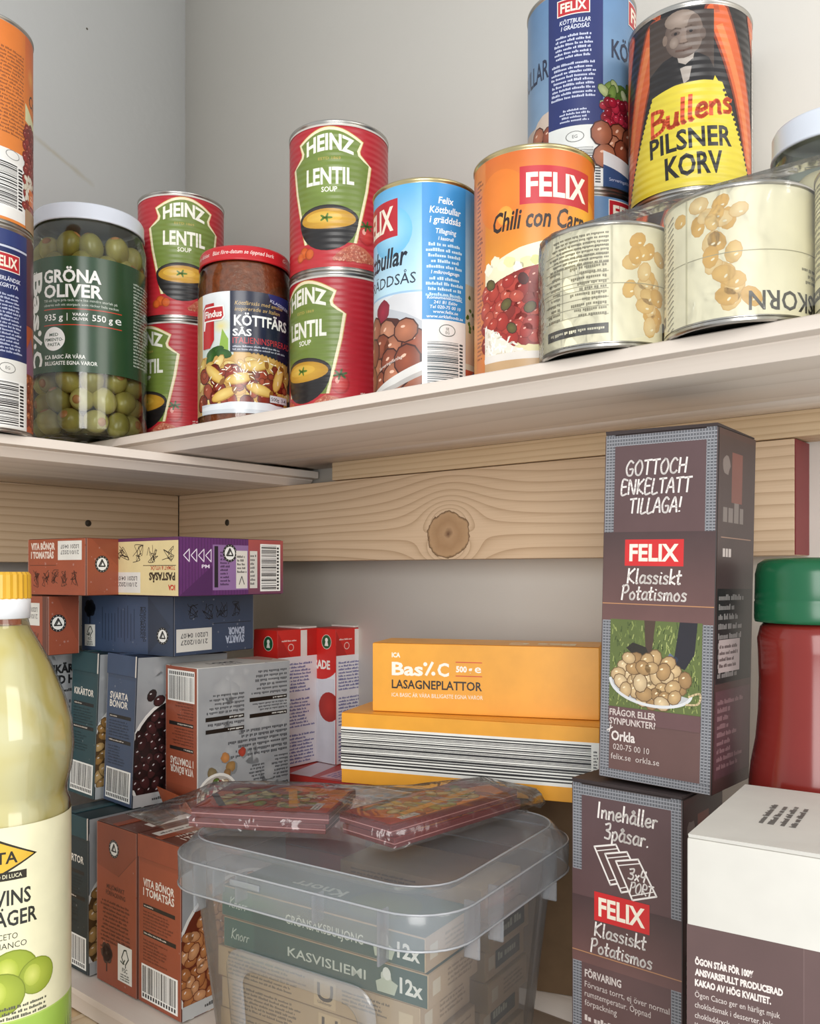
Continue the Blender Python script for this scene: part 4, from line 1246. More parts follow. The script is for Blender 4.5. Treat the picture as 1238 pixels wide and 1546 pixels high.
# navy panel
A.rect(c - 10.5, 46, 52, 46, '1c2138')
A.poly([(c + 4, 46)] + [(c + 4 + k * 1.6, 46 - (1.2 if k % 2 else 0) - .5 * max(0, (k - 4)) * .55) for k in range(23)] + [(c + 41, 46)], '1c2138')
A.poly([(c + 18, 92), (c + 22, 85), (c + 30, 82), (c + 41, 85), (c + 41, 92)], '27336c'); A.text('KLASSIKER', c + 20, 86, 2.2, 'c9cfe2', 20, b=.01, rot=-.2)
A.text('Köttfärssås med smaker', c - 7, 81.5, 2.9, 'c9a868', 40, b=.0, sh=.22); A.text('inspirerade av Italien', c - 7, 77, 2.9, 'c9a868', 36, b=.0, sh=.22)
A.text('KÖTTFÄRS', c - 7.5, 66, 7.6, 'f4f4f0', 45, b=.026); A.text('SÅS', c - 8.5, 58.2, 5.0, 'f4f4f0', 14, b=.026)
A.text('ITALIENINSPIRERAD', c - 8.5, 52.4, 4.6, 'c8383c', 50, b=.0); A.lines(c - 8.5, 51.4, 46, 4.6, 2, 'aeb2be')
# red flag mark
A.poly([(c - 36, 50), (c - 36, 80), (c - 33, 84), (c - 24, 84), (c - 24, 56), (c - 28, 50)], 'b8282c')
A.poly([(c - 35.4, 64), (c - 35.4, 79), (c - 33, 81.6), (c - 15.4, 81.6), (c - 14.4, 73), (c - 17, 70.2), (c - 32.6, 70.2), (c - 33.8, 64)], 'f0ece8')
A.poly([(c - 34.4, 71.2), (c - 34.4, 79), (c - 32.6, 80.6), (c - 16.4, 80.6), (c - 15.6, 73.6), (c - 17.6, 71.2)], 'b8282c')
A.text('Findus', c - 33.4, 73.4, 4.8, 'f4efe8', 16.4, b=.03)
A.rect(c + 20, 9.5, 18, 5.4, 'd6dade'); A.text('500g  3-4', c + 21, 10.8, 2.6, '2a2c34', 15, b=.01)
on_cyl(A, 'label', t, M['gloss'], FR + .05, 10, uc=c + 2)

GX, GY = 222, 461
t, hb = jar('onion_jar', 'round glass jar of pale pickled onions with white lid at the right edge', GX, GY, 110, 36, 122, 0, 28.5, 15, 22)
obj('lid', lid_bm(30.5, 107, 15), M['lid_white'], t, True)
obj('brine', lathe_bm([(0, 4), (13, 4), (13, 96), (0, 96)], 32), plain('pickle_brine', 'a59468', .25), t, True)
onm = plain('pickled_onion', 'cfc0a0', .3, 0, .12, 60)
bm = bmesh.new(); bmesh.ops.create_uvsphere(bm, u_segments=20, v_segments=14, radius=1.0)
for v in bm.verts:
    tip = max(0, v.co.z - .75) * 1.1
    v.co = Vector((v.co.x * 11.8, v.co.y * 11.8, v.co.z * 11.2 + tip * 3)) * S
onme = bpy.data.meshes.new('pickled_onion'); bm.to_mesh(onme); bm.free(); onme.materials.append(onm)
for p in onme.polygons: p.use_smooth = True
for zi, zz in enumerate((16, 38, 60, 82)):
    for k in range(6):
        a = 2 * pi * (k + .5 * (zi % 2)) / 6 + .2
        rad = 22.6 if zi < 3 else 19
        o = bpy.data.objects.new('pickled_onion', onme); COL.objects.link(o)
        o.location = ((GX + rad * cos(a)) * S, (GY + rad * sin(a)) * S, (110 + zz + rr.uniform(-1, 1)) * S + EYE)
        o.rotation_euler = (rr.uniform(-.6, .6), rr.uniform(-.6, .6), rr.uniform(0, 6))
        tag(o, 'pale pickled onion inside the white-lidded jar at the right edge', 'onion', 'onions in the jar')
# ---------------------------------------------------------------- cartons on the lower shelf
ZL = -285.0
Z1, Z2, Z3, Z4 = ZL + .2, ZL + 111.5, ZL + 222.8, ZL + 268.0   # bases of the four layers of bean cartons
HB = 111.0
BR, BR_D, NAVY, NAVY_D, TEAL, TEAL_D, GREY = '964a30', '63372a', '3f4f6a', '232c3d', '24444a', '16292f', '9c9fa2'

def body(t, R, L, H, col, bev=1.2, rough=.5):
    return obj('carton', box_bm(-R / 2, R / 2, -L / 2, L / 2, 0, H, bev, 2), plain('card_' + t.name.replace('.', '_'), col, rough, 0, .08, 90), t, sharp=.5)

def base_art(W, H, col, seed, worn=True, shade=None):
    A = Art(W, H, seed)
    A.rect(.5, .5, W - 1, H - 1, col)
    if worn:
        e = mix(col, 'd8d0c8', .28)
        A.rect(.5, .5, .45, H - 1, e); A.rect(W - .95, .5, .45, H - 1, e, False)
        A.L += 1
        for k in range(26):
            A.blob(A.r.random() * W, A.r.random() * H, A.r.uniform(.2, .9), mix(col, '000000' if A.r.random() < .6 else 'ffffff', .12), nl=False, n=6)
    return A

def grey_bg(A, W, H):
    A.rect(.5, .5, W - 1, H - 1, GREY)
    A.L += 1
    for k in range(70):
        r0 = A.r.uniform(2, 9)
        A.blob(A.r.uniform(r0, W - r0), A.r.uniform(r0, H - r0), r0, mix(GREY, A.r.choice(('8d9194', 'c4c6c6')), .35), GREY, nl=(k % 10 == 0))

def narrow(W, H, col, lines2, seed, flip=False, bar=True):
    A = base_art(W, H, col, seed)
    if flip: A.flip()
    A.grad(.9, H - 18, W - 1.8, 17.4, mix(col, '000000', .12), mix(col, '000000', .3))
    y = H * .70
    for k, tx in enumerate(lines2):
        A.text(tx, W * .12, y - k * 6.2, 4.9, 'e8e2d8', W * .72 * (1 if len(tx) > 6 else .86), b=.022)
    y -= 6.2 * len(lines2) - 1
    A.rect(W * .12, y - 2.8, W * .74, 2.6, '17120f'); A.lines(W * .14, y - .6, W * .3, 1.8, 1, 'cfc6ba')
    A.lines(W * .12, y - 4, W * .74, 13, 6, mix(col, '000000', .55))
    A.rect(W * .12, y - 21, W * .76, 2.8, '17120f'); A.lines(W * .14, y - 18.6, W * .55, 1.8, 1, 'cfc6ba')
    A.lines(W * .12, y - 23, W * .6, 15, 7, mix(col, '000000', .5), rag=.5)
    if bar: A.bars(W * .08, 3, W * .84, 23, True)
    A.f = None
    return A

def bean_face(W, H, pal, edge, seed, bowl=True, title=None, tcol=NAVY):
    A = Art(W, H, seed)
    grey_bg(A, W, H)
    if title: A.rect(W * .34, H * .60, W * .6, H * .2, tcol); A.text(title, W * .37, H * .63, H * .13, 'c9d0dc', W * .5, b=.05)
    cx, cy, r0 = W * .52, H * .30, W * .56
    A.ell(cx, cy, r0 + 2.4, r0 + 2.4, 'e6e6e2', n=40); A.ell(cx, cy, r0, r0, edge, n=40)
    A.scatter(A.packed(0, 0, W, H * .85, 7.2, lambda x, y: hypot(x - cx, y - cy) < r0 - 2.6), 5.0, pal, edge, .68, mix(pal[0], 'ffffff', .55), sub=9)
    A.scatter([(W * .16, H * .74), (W * .24, H * .70)], 4.4, pal, edge, .75, mix(pal[0], 'ffffff', .7), sub=2)
    A.rect(.5, .5, W - 1, 9, 'c0c2c2'); A.lines(W * .2, 7, W * .5, 4, 1, '4c4c4c')
    return A

def carton(label, pxL, pxC, pxR, d, beta, z, L=None, R=None, H=HB, col=BR, lean=None, name='bean_carton', group='bean cartons', top=None):
    p = carton_plan(pxL, pxC, pxR, d, beta)
    t, R, L = carton_root(name, label, 'carton', p, z, L, R, lean, group)
    body(t, R, L, H, top or col)
    return t, R, L

def ears(t, R, L, H, col, front=True):
    """Folded-down seal flap along the top of a standing brick carton."""
    m = plain('flap_' + t.name.replace('.', '_'), col, .5, 0, .06, 90)
    if front: obj('end_flap', box_bm(-R / 2 - .9, -R / 2 - .2, -L / 2 + .4, L / 2 - .4, H - 15, H + .3, .25, 1), m, t)
    if front: obj('flap_edge', box_bm(-R / 2 - 1.2, -R / 2 - .3, -L / 2 + .1, -L / 2 + .8, H - 15, H + .5, .2, 1), M['edge'], t)  # thin pale strip: the seam's shine painted as a light edge
    obj('seam', box_bm(-R / 2 + 1, R / 2 - 1, -.8, 6.2, H, H + .7, .25, 1), m, t)

# bottom layer
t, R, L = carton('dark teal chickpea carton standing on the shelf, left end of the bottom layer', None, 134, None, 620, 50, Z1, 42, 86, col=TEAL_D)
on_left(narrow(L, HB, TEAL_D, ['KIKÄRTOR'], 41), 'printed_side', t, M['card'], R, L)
on_right(bean_face(R, HB, ['c8a064', 'd9b478', 'b88c50'], '5c4428', 42), 'printed_front', t, M['card'], R, L)
ears(t, R, L, HB, TEAL)
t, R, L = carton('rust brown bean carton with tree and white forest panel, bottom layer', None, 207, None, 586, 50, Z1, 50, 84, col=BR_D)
A = base_art(L, HB, BR, 43)
A.poly([(1, HB - 1), (L - 1, HB - 1), (L - 1, HB - 17), (L * .55, HB - 34), (1, HB - 30)], mix(BR, '000000', .22))
A.stroke([(L - 1, HB - 16), (L * .55, HB - 34)], .5, mix(BR, '000000', .5)); A.seal(L * .44, HB - 16, 6.2)
A.text('MILJÖMÄRKT', L * .48, HB * .60, 2.9, '4c2416', 22, 'c', .02); A.text('FÖRPACKNING', L * .48, HB * .56, 2.9, '4c2416', 24, 'c', .02)
A.lines(L * .1, HB * .53, L * .76, HB * .27, 11, '5c2c1a', 'c', rag=.25)
A.lines(L * .1, HB * .235, L * .3, 5, 2, '5c2c1a'); A.tree(L * .26, 9, 20, '3c2018'); A.forest(L * .54, 7, L * .34, 25)
on_left(A, 'printed_side', t, M['card'], R, L); ears(t, R, L, HB, mix(BR, '000000', .12), False)
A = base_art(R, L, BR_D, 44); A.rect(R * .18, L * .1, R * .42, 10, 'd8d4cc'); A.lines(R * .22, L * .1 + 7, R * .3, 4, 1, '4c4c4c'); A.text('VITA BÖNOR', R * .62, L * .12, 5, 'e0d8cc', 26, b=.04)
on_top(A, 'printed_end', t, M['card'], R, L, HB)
t, R, L = carton('rust brown bean carton with barcode and baked-bean picture, bottom layer beside the bin', 209, 274, None, 556, 50, Z1, None, 88, col=BR_D)
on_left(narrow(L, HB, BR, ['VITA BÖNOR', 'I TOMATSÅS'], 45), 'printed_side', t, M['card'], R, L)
on_right(bean_face(R, HB, ['c98a54', 'd8a070', 'b87844'], '6a2c18', 46), 'printed_front', t, M['card'], R, L)
ears(t, R, L, HB, mix(BR, '000000', .1))
A = base_art(R, L, BR_D, 47); A.text('VITA BÖNOR', R * .12, L * .42, 6, 'e0d8cc', 34, b=.04); A.text('I TOMATSÅS', R * .12, L * .22, 6, 'e0d8cc', 34, b=.04); A.rect(R * .06, L * .64, R * .6, 10, 'd8d4cc'); A.lines(R * .1, L * .64 + 8, R * .4, 5, 1, '4c4c4c')
on_top(A, 'printed_end', t, M['card'], R, L, HB)

# second layer, standing
t, R, L = carton('grey recipe carton mostly hidden behind the vinegar bottle, second layer', None, 61, None, 684, 50, Z2, 40, 70, col='2a3436')
A = Art(R, HB, 48); grey_bg(A, R, HB)
A.text('KIKÄRTSCURRY', 5, HB - 17, 6.2, '1c1c1e', 58, b=.05); A.text('MED HALLOUMI', 5, HB - 25.5, 6.2, '1c1c1e', 56, b=.05)
A.lines(6, HB - 29, 26, 4, 1, '2c2c2e'); A.lines(6, HB - 38, 40, 62, 15, '54565a', rag=.4)
on_right(A, 'printed_front', t, M['card'], R, L)
lean = [('Y', radians(2.2))]
t, R, L = carton('dark teal chickpea carton with white barcode, leaning in the second layer', None, 142, None, 668, 50, Z2, 39, 82, col=TEAL_D, lean=lean)
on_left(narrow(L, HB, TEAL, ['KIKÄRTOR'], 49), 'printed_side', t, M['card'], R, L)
on_right(bean_face(R, HB, ['c8a064', 'd9b478', 'b88c50'], '5c4428', 50), 'printed_front', t, M['card'], R, L)
ears(t, R, L, HB, TEAL)
t, R, L = carton('slate blue black-bean carton standing with barcode and glossy dark beans', None, 199, None, 643, 50, Z2, 39, 82, col=NAVY_D, lean=lean)
on_left(narrow(L, HB, NAVY, ['SVARTA', 'BÖNOR'], 51), 'printed_side', t, M['card'], R, L)
on_right(bean_face(R, HB, ['3a1a1c', '2a1214', '4a2426'], '120a0a', 52, title='BÖNOR'), 'printed_front', t, M['card'], R, L)
ears(t, R, L, HB, NAVY)
t, R, L = carton('grey and rust bean carton standing upside down with a recipe panel, second layer', 250, 298, 438, 628, 46, Z2, col='d8d6d0', H=105)
on_left(narrow(L, 105, BR, ['VITA BÖNOR', 'I TOMATSÅS'], 53, flip=True), 'printed_side', t, M['card'], R, L)
A = Art(R, 105, 54); grey_bg(A, R, 105); A.flip()
W, HV = R, 105.0
def fblk(x0, x1, top, bot, rows, rag=.3):     # a block of print given as seen on the upturned face
    A.lines(W * (1 - x1), HV * bot, W * (x1 - x0), HV * (bot - top), rows, '4e5054', rag=rag)
def fbar(x0, x1, y):
    A.rect(W * (1 - x1), HV * y - 1.4, W * (x1 - x0), 3.0, '17120f'); A.lines(W * (1 - x1) + 1, HV * y + 1.3, W * .18, 2.2, 1, 'cfcfca')
fblk(.54, .96, .05, .235, 6); fbar(.54, .96, .26); fblk(.54, .96, .285, .35, 3); fbar(.54, .96, .375)
fblk(.08, .48, .19, .335, 5); fbar(.08, .48, .36); fblk(.08, .48, .385, .42, 1, .05); fbar(.08, .48, .445)
fblk(.24, .96, .46, .665, 6); fblk(.76, .97, .68, .86, 7); fblk(.52, .70, .72, .87, 6)
A.text('Bönsallad', W * .03, HV * .885, 3.2, '2c2c2e', 20, b=.03); A.text('Vita bönor', W * .03, HV * .93, 3.6, '2c2c2e', 24, b=.04)
A.f = None
for fx, fy, fr, fc in ((.28, .36, 3.8, 'c98a50'), (.34, .29, 4.2, 'a9824e'), (.46, .38, 3.4, 'b04434'), (.14, .27, 4, '8a7a58'), (.30, .25, 3.2, '9a7448'), (.46, .13, 3.6, 'a07c4c')):
    A.blob(W * fx + .8, 105 * fy - 1, fr * 1.1, '7c8082'); A.blob(W * fx, 105 * fy, fr, fc, mix(fc, '000000', .35), .14)
A.ell(W * .20, 8, W * .225, W * .235, 'e4e2dc', n=30); A.ell(W * .20, 7.6, W * .205, W * .215, 'c9c4bc', n=30, edge='b0aaa2')
A.scatter(A.packed(2, 0, W * .4, W * .32, 4.6, lambda x, y: hypot(x - W * .2, y - 7.6) < W * .18), 3.0, ['b0323a', 'c24a50', '4f7a30', 'e8dcc4', '6c2a2c', 'd8c8a4'], '5a2420', .8, sub=6)
A.L += 1
for k in range(60):
    a = A.r.uniform(0, pi)
    A.ell(W * .22 + A.r.gauss(0, 6), 12 + A.r.gauss(0, 4), 1.8, .7, 'efe8d4', a, 6, nl=False)
on_right(A, 'printed_front', t, M['card'], R, L)
A = Art(R, L, 55); A.rect(.5, .5, R - 1, L - 1, 'd4d0c8'); A.text('LOMA', R * .26, L * .4, 7, '3a3a3c', 26, b=.05); A.text('Vecka', R * .3, L * .2, 5, '3a3a3c', 20, b=.03); A.poly([(R * .72, L), (R, L), (R, L * .5), (R * .86, L * .2)], 'c99a90')
on_top(A, 'printed_end', t, M['card'], R, L, 105)
bm = bmesh.new()
vs = [(-R / 2 - 1, L / 2 + 1), (-R / 2 - 1, -L / 2 + 12), (-R / 2 - 12, -L / 2 + 4), (-R / 2 - 13, L / 2 - 3)]
rings = [[(-R / 2 - 1.2, L / 2 - 1, 0.4), (-R / 2 - 1.2, -L / 2 + 1, 0.4), (-R / 2 - 7, -L / 2 + 8, 13), (-R / 2 - 7, L / 2 - 1, 15)]]
rings.append([(x - 1.0, y, z) for x, y, z in rings[0]])
obj('flap', loft_bm(rings, True, True, True), plain('brown_card_flap', 'a5532f', .6), t)

def date_panel(A, x, y, w, h, flip=True):
    A.rect(x, y, w, h, 'd9d7d0')
    f0 = A.f
    for k, tx in enumerate(('21/01/2027', 'L0201 04:07')):
        n = len(tx)
        A.text(tx, x + w * .88, y + h * (.5 + .3 * k), h * .2, '3c3c40', w * .76, b=.01, rot=pi)

def sketches(A, x, y, w, h, n, col):
    A.L += 1
    for k in range(n):
        cx = x + w * (k + .5) / n
        for q in range(5):
            p = [(cx + A.r.uniform(-.4, .4) * w / n, y + A.r.random() * h) for _ in range(4)]
            A.stroke(_smooth(p), .5, col, nl=False)

# third layer, lying flat
t, R, L = carton('rust brown bean carton lying flat behind the yellow bottle cap', -30, 72, None, 655, 52, Z3, None, 26, H=44.6, col=BR_D)
A = base_art(L, 44.6, BR, 56); A.text('VITA BÖNOR', L * .18, 35, 5, 'd8c8bc', 30, b=.04); date_panel(A, L * .64, 22, L * .25, 17)
sketches(A, L * .5, 4, L * .4, 13, 3, '4c2416'); A.rect(L * .93, .5, L * .06, 43.6, BR_D)
on_left(A, 'printed_end', t, M['card'], R, L)
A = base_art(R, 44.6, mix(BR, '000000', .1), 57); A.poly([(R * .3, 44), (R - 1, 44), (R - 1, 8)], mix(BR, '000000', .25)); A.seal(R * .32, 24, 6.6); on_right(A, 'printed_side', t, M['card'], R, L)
t, R, L = carton('slate blue black-bean carton lying flat with tree and upside-down lettering', 123, 262, 383, 645, 57, Z3, H=44.6, col=NAVY_D)
A = base_art(L, 44.6, NAVY, 58); A.rect(L * .74, .6, L * .255, 43.4, mix(NAVY, '000000', .4)); A.poly([(L * .74, .6), (L * .97, 22), (L * .74, 44)], mix(NAVY, '000000', .55))
A.rect(L * .05, 22, 0.1, .1, NAVY); A.tree(L * .10, 22, 19, '141a24'); A.forest(L * .04, 4, L * .12, 17)
A.L += 1
for k in range(11):
    x = L * .24 + k * L * .035
    A.rect_raw(x, 8 + A.r.uniform(0, 4), .9, A.r.uniform(20, 27), lin(mix(NAVY, '000000', .45)))
A.text('MILJÖMÄRKT', L * .66, 36, 2.8, '1c2636', 24, b=.02, rot=-pi / 2); A.text('FÖRPACKNING', L * .69, 36, 2.8, '1c2636', 26, b=.02, rot=-pi / 2)
A.seal(L * .89, 15, 6.4); on_left(A, 'printed_side', t, M['card'], R, L)
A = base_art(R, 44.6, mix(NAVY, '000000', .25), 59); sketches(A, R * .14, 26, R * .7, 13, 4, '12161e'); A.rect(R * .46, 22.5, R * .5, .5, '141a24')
date_panel(A, R * .03, 3, R * .42, 17)
A.flip(); A.text('SVARTA', R * .13, 32.5, 5.2, 'aeb8cc', 21, b=.05); A.text('BÖNOR', R * .13, 26, 5.2, 'aeb8cc', 18, b=.05); A.f = None
on_right(A, 'printed_end', t, M['card'], R, L)
# a scuffed dark carton edge-on beneath it keeps the layers level
t, R, L = carton('rust brown bean carton lying flat on top of the pile, left of the purple carton', 42, 130, None, 632, 58, Z4, None, 46, H=42, col=BR_D)
A = base_art(L, 42, BR, 60); A.text('VITA BÖNOR', L * .06, 34, 4.6, 'd8c8bc', L * .42, b=.05); A.text('I TOMATSÅS', L * .06, 27.5, 4.6, 'd8c8bc', L * .40, b=.05); date_panel(A, L * .53, 26, L * .40, 14)
A.rect(L * .04, 22, L * .46, .4, '4c2416'); sketches(A, L * .08, 6, L * .8, 13, 5, '4c2416'); on_left(A, 'printed_end', t, M['card'], R, L)
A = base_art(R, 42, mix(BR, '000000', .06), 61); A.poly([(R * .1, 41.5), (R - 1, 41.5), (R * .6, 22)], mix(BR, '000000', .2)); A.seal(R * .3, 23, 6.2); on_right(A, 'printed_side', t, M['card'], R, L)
t, R, L = carton('purple and cream pasta sauce carton lying on top of the pile', 170, 270, 427, 612, 52, Z4, H=42, col='4c2450', name='pasta_sauce_carton', group=None)
A = base_art(L, 42, 'd9c795', 62, False); A.rect(.5, 39.5, L - 1, 2, '5c2a54'); sketches(A, L * .06, 24, L * .9, 13, 4, '2c2420'); A.rect(L * .48, 21.6, L * .48, .5, '3a3024')
date_panel(A, 1.5, 2, L * .42, 15)
A.flip(); A.text('PASTASÅS', L * .05, 25.4, 5.0, '3a2c1c', L * .38, b=.05); A.text('TOMAT & VITLÖK', L * .05, 20.6, 2.6, 'b0452c', L * .36, b=.02); A.text('ICA', L * .05, 34, 3.4, 'c2402c', 8, b=.05); A.f = None
on_left(A, 'printed_end', t, M['card'], R, L)
A = base_art(R, 42, '5d2a66', 63, False)
for k in range(36): A.rect(k * R / 36, .5, .7, 41, '4c2056', nl=(k == 0))
A.poly([(.5, .5), (R * .3, .5), (R * .3, 22)], '4a1f54'); A.poly([(R * .3, 4), (R * .64, 4), (R * .64, 37), (R * .3, 37)], '8d6a9c')
A.L += 1
for k in range(4):
    x = R * .04 + k * R * .065
    A.stroke([(x, 29), (x + R * .05, 33.5), (x + R * .05, 24.5), (x, 29)], .7, 'e2d6e6', nl=False)
A.text('PM', R * .2, 20, 2.4, 'e2d6e6', 7, b=.02)
A.rect(R * .315, 6, R * .035, 30, '1a1420'); A.lines(R * .37, 33, R * .1, 26, 10, '3c2448'); A.seal(R * .46, 31, 6.6)
A.rect(R * .52, 5, R * .11, 28, 'd8d4cc'); A.stroke([(R * .55, 8), (R * .575, 14), (R * .60, 8)], .7, '2c2c2c'); A.lines(R * .53, 30, R * .09, 14, 5, '4c4a48'); A.rect(R * .655, 5, R * .07, 28, 'd2cfc8'); A.lines(R * .66, 31, R * .06, 24, 8, '5c5a58')
A.grad(R * .64, .6, R * .36, 41, '6c3a54', 'a8504c'); A.rect(R * .655, 5, R * .075, 28, 'd2cfc8'); A.lines(R * .66, 31, R * .06, 24, 8, '5c5a58'); A.bars(R * .76, 2.5, R * .21, 36, True, True)
on_right(A, 'printed_side', t, M['card'], R, L)

# crushed-tomato cartons
def tomato(label, pxL, pxC, pxR, d, z, H=118, L=None, R=None, seed=70, word='KROSSADE'):
    t, R, L = carton(label, pxL, pxC, pxR, d, 50, z, L, R, H, 'b9241f', None, 'tomato_carton', 'tomato cartons', 'c2302a')
    A = base_art(L, H, 'e6e6ea', seed, False)
    for k in range(int(L / 1.6)): A.rect(k * 1.6, 1, .5, H * .62, 'b9bcd0', nl=(k == 0))
    A.rect(.5, H * .74, L - 1, H * .26 - .5, 'd0261f'); A.ell(L * .36, H * .78, L * .8, H * .16, 'd0261f', n=30)
    A.ell(L * .72, H * .42, L * .42, H * .11, 'c23a30', n=20, edge='a82a24')
    A.text(word, L - 7 if L < 40 else L * .98, H * .70, 7, 'f2efe8', 40, 'r', .04, rot=0)
    A.ell(L * .62, H * .9, L * .20, 6.4, 'e8e6da', n=20); A.ell(L * .62, H * .9, L * .185, 6.0, '1f5a36', n=20); A.ell(L * .62, H * .914, 1.8, 1.9, 'f2f2ea', n=12); A.poly([(L * .62 - 2.3, H * .87), (L * .62 + 2.3, H * .87), (L * .62 + .9, H * .91), (L * .62 - .9, H * .91)], 'f2f2ea')
    on_left(A, 'printed_front', t, M['card'], R, L)
    A = base_art(R, H, 'e9e6ea', seed + 1, False); A.rect(.5, H * .80, R - 1, H * .2 - .5, 'cf2a22'); A.rect(R * .56, H * .80, R * .16, H * .19, 'e8e4e0'); A.rect(R * .72, H * .8, R * .28, H * .19, 'b9241f')
    A.poly([(.5, H * .98), (.5, H * .80), (R * .32, H * .80)], 'b3201c'); A.ell(R * .32, H * .87, 3.4, 3.2, 'e8c8c0', n=14); A.ell(R * .32, H * .87, 2.7, 2.5, 'cf2a22', n=14); A.lines(R * .1, H * .93, R * .4, 2.4, 1, 'f0d8d0')
    for k in range(3): A.lines(R * .08, H * (.76 - .26 * k), R * .84, H * .22, 9, '5a5c9c', rag=.3)
    on_right(A, 'printed_side', t, M['card'], R, L)
    obj('fold_flap', box_bm(-R / 2 + R * .56, R / 2 - .5, -L / 2 + .5, L / 2 - .5, H, H + 1.6, .5, 1), plain('carton_fold_' + str(seed), 'd8d2cc', .6), t)
    return t
ZT = ZL + 118
ll = []
for i, (dz, seed) in enumerate(((0, 74), (59, 76))):
    p = carton_plan(None, 552, None, 690, 58)
    t, R, L = carton_root('tomato_carton', ('red tomato carton lying flat under the two standing ones, upper of two layers' if i else 'red tomato carton lying flat on the shelf behind the bin, lowest layer'), 'carton', p, ZL + .2 + dz * 1.0, 112, 90, None, 'tomato cartons')
    body(t, R, L, 58.4, 'b8322c')
    A = base_art(R, L, 'c23a34', 77, False); A.rect(6, 20, R - 12, 30, 'd8a8b4'); A.lines(10, 48, R - 20, 22, 5, '6a5aa0'); A.poly([(2, L * .5), (R - 4, L * .62), (R - 4, L * .8), (2, L * .7)], 'd8c8d0')
    on_top(A, 'printed_front', t, M['card'], R, L, 58.4)
tomato('red and white tomato carton standing nearer the bean cartons, with green keyhole badge', 383, 419, 480, 742, ZT, seed=70)
tomato('red and white tomato carton standing at the right of the pair, against the back wall', None, 507, 557, 762, ZT, L=30, seed=72)

# lasagne sheets
YEL = 'eda533'
def lasagne(label, pxL, pxC, d, beta, z, R, H, seed, kind):
    p = carton_plan(pxL, pxC, None, d, beta)
    t, R, L = carton_root('lasagne_box', label, 'box', p, z, None, R, None, 'lasagne boxes')
    body(t, R, L, H, YEL, 1.0)
    A = base_art(L, H, YEL, seed, False)
    k = H / 47.0
    if kind == 'name':
        A.text('ICA', 14, 37.5 * k, 3.0 * k, 'f6efe0', 6, b=.04)
        A.text('Bas', 14, 25.5 * k, 8.4 * k, 'f8f3e6', 22, b=.03); A.stroke([(38.2, 26 * k), (42.6, 34.4 * k)], 1.8, 'f8f3e6'); A.ell(37.6, 33.2 * k, 1.4, 1.4, 'f8f3e6', n=12); A.ell(43.2, 27 * k, 1.4, 1.4, 'f8f3e6', n=12); A.text('C', 46, 25.5 * k, 8.4 * k, 'f8f3e6', 8, b=.03)
        A.rect(58.5, 34.8 * k, 18, .6, 'd0402c'); A.rect(58.5, 25.6 * k, 18, .6, 'd0402c'); A.text('500 g', 58.8, 28.6 * k, 3.7 * k, 'f8f3e6', 11, b=.04); A.text('e', 71.5, 28.4 * k, 5.4 * k, 'f8f3e6', 4.4)
        A.text('LASAGNEPLATTOR', 14, 16.4 * k, 5.6 * k, '2a2018', 62.5, b=.02); A.text('ICA BASIC ÄR VÅRA BILLIGASTE EGNA VAROR', 14, 10.6 * k, 2.6 * k, 'f6efe0', 63, b=.0)
    else:
        A.rect(0, H * .20, L, H * .60, 'f0efe8')
        A.L += 1
        y = H * .245
        while y < H * .765:
            b = A.r.choice((.45, .45, .9, 1.4)); A.rect_raw(0, y, L - 5, b, lin('2a2a2c')); y += b + A.r.choice((.4, .4, .8, 1.1))
        A.lines(L - 3.6, H * .7, 3, H * .4, 10, '3a3a3c')
    on_left(A, 'printed_front', t, M['card'], R, L)
    A = base_art(R, L, 'f0ab3c', seed + 1, False)
    f = lambda p: p
    A.text('Bas C', R * .5, L * .25, 12, 'f6e6c0', 44, 'c', .05, rot=pi / 2)
    on_top(A, 'printed_top', t, M['card'], R, L, H)
    return t, R, L
t, RL, LL = lasagne('yellow lasagne box with wide barcode band, lower of the two', 515, 905, 542, 70, -143.6, 74, 48, 80, 'bar')
lasagne('yellow lasagne box with white and black lettering, upper of the two', 562, 905, 566, 75, -95.4, 46, 47, 82, 'name')
p = carton_plan(560, 902, None, 585, 70)
t, R, L = carton_root('cardboard_box', 'plain brown cardboard box behind the bin under the lasagne boxes', 'box', p, ZL + .2, None, 48)
body(t, R, L, 140.8, '6e573e', 1.2, .8)
obj('tape', box_bm(-R / 2, R / 2, -12, 12, 140.8, 141.1), plain('packing_tape', 'b89a6c', .3), t)

# potato mash boxes
MB, MD = '5f4745', '4a3433'
def weave(A, x, y, w, h):
    A.rect(x, y, w, h, '5c5d62'); A.L += 1
    n = int(h / 1.5)
    for k in range(n): A.rect_raw(x, y + k * h / n, w, .45, lin('a0a1a6'))
    m = max(2, int(w / 1.5))
    for k in range(m): A.rect_raw(x + k * w / m, y, .45, h, lin('8c8d92'))

